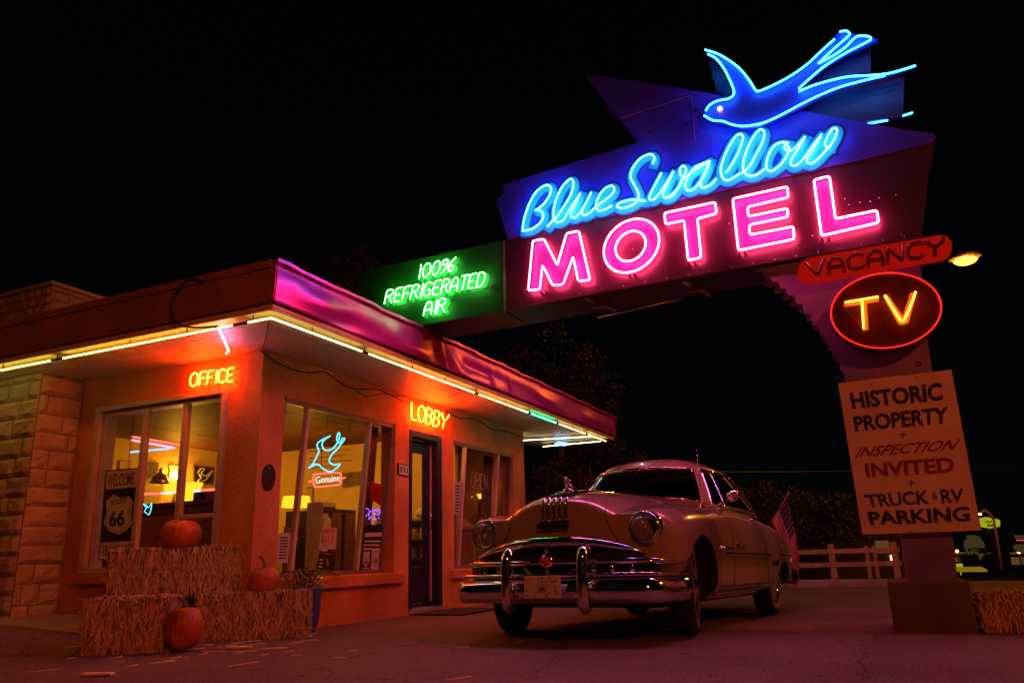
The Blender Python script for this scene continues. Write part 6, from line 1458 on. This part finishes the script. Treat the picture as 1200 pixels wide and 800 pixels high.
far_building('low dark building below the dim rounded motel sign', 1118, 1136, 652, 70, [(.4, .5, 1.2, .4, N['lit_window'])])
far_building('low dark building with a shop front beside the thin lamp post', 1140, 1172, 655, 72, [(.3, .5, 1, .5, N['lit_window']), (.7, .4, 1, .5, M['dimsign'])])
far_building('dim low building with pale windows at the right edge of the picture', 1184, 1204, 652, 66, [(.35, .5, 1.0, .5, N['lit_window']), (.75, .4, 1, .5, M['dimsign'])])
tree('shrub', 'dark round shrub below the dim motel sign', 'shrub', (1138, 657), 52, 9, 8, 900, 41, .25, 12, 'shrubs far down the road')
rs_ = thing('roadside_sign', 'rooftop sign with a red line at the far right edge of the picture', 'sign', atD(1197, 645, 50)); D = 50
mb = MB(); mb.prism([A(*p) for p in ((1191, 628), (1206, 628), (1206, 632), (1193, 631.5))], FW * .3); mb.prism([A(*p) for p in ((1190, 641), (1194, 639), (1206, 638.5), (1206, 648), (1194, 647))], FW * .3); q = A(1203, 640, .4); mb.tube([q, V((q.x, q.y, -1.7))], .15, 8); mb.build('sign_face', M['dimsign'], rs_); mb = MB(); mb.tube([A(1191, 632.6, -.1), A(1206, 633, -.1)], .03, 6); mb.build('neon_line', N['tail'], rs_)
def far_lamp(label, px, D_):
    c = atD(*px, D_); g = V((c.x, c.y, gh(c.x, c.y))); t = thing('signal_lamp', label, 'lamp', g, 'lamps far down the road'); mb = MB(); mb.tube([g, c - V((0, 0, .09))], .04, 6); mb.build('pole', M['darkwall'], t); mb = MB(); mb.ell(c, (.10, .10, .10), 10, 6); mb.build('lamp_glass', N['far_red'], t)
far_lamp('small red white lamp beside the column above the yellow strip', (1121.5, 645.5), 55); far_lamp('small red white lamp at the right edge of the picture', (1194, 646.5), 52)
c = onZ(1139, 668.3, -.05); e = onZ(1122, 668.3, -.05); f_ = onZ(1157, 668, -.05); mb = MB(); mb.prism([atD(1121, 667.2, 48), atD(1157, 667, 48), atD(1157, 669.6, 48), atD(1121, 669.8, 48)], FW * .6); tag(mb.build('glowing_kerb_strip', N['yellow_kerb']), 'long low yellow kerb strip with painted glow beside the far road', 'wall')  # lit look of the strip is put into its colour as glow
c = atD(1124.5, 663, 50); mb = MB(); mb.obox(c, (.18, 0, 0), (0, .1, 0), (0, 0, .16)); mb.bar(c - V((0, 0, .16)), V((c.x, c.y, -1.3)), .06, .06, (1, 0, 0)); tag(mb.build('lit_box_sign', N['lit_yellow']), 'small square yellow lit sign low beside the column', 'sign')
# overhead wire and its poles
pa = atD(740, 552, 34); pb = atD(1260, 546, 34)
mb = MB(); mb.tube(catmull([lerp(pa, pb, i / 8) + V((0, 0, -.10 * math.sin(PI * i / 8))) for i in range(9)], 3), .012, 5); tag(mb.build('overhead_wire', M['steel']), 'thin overhead wire crossing the dark sky behind the notice board', 'wire')
# red car parked behind the office
c0 = onZ(640, 668, -.06); rc = thing('parked_car', 'red car mostly hidden behind the end of the office', 'car', (c0.x, c0.y, -.06)); c0 = atD(628, 640, 17); c0.z = -.06
mb = MB(); prof = [(-2.1, .35), (-2.15, .7), (-1.9, .88), (-1.0, .98), (-.5, 1.38), (.7, 1.42), (1.4, 1.0), (2.1, .92), (2.2, .6), (2.15, .35)]
rows = []
for k in range(9):
    x = lerp(-.85, .85, k / 8); s_ = 1 - .08 * abs(x / .85) ** 4; rows.append([c0 + V((y * s_, x, .3 + (z - .3) * (1 - .10 * abs(x / .85) ** 3))) for y, z in prof])
mb.grid(rows); 
for r_ in (rows[0], rows[-1]): mb.add(r_, [list(range(len(prof)))], 0, False)
mb.build('body', M['redcar'], rc)
for sy in (-.8, .8):
    for sx in (-1.35, 1.35): mb = MB(); mb.lathe([(.0, -.1), (.3, -.1), (.33, -.05), (.33, .05), (.3, .1), (0, .1)], c0 + V((sx, sy, .33)), (0, 1, 0), 24); mb.build('wheel', M['rubber'], rc)
mb = MB(); mb.obox(c0 + V((.1, -.80, 1.16)), (.55, 0, 0), (0, .01, -.02), (0, .03, .13)); mb.build('side_window', M['posterblack'], rc)
mb = MB(); mb.obox(c0 + V((-.2, -.86, .93)), (1.6, 0, 0), (0, .012, 0), (0, 0, .02)); mb.build('tail_strip', N['tail'], rc)
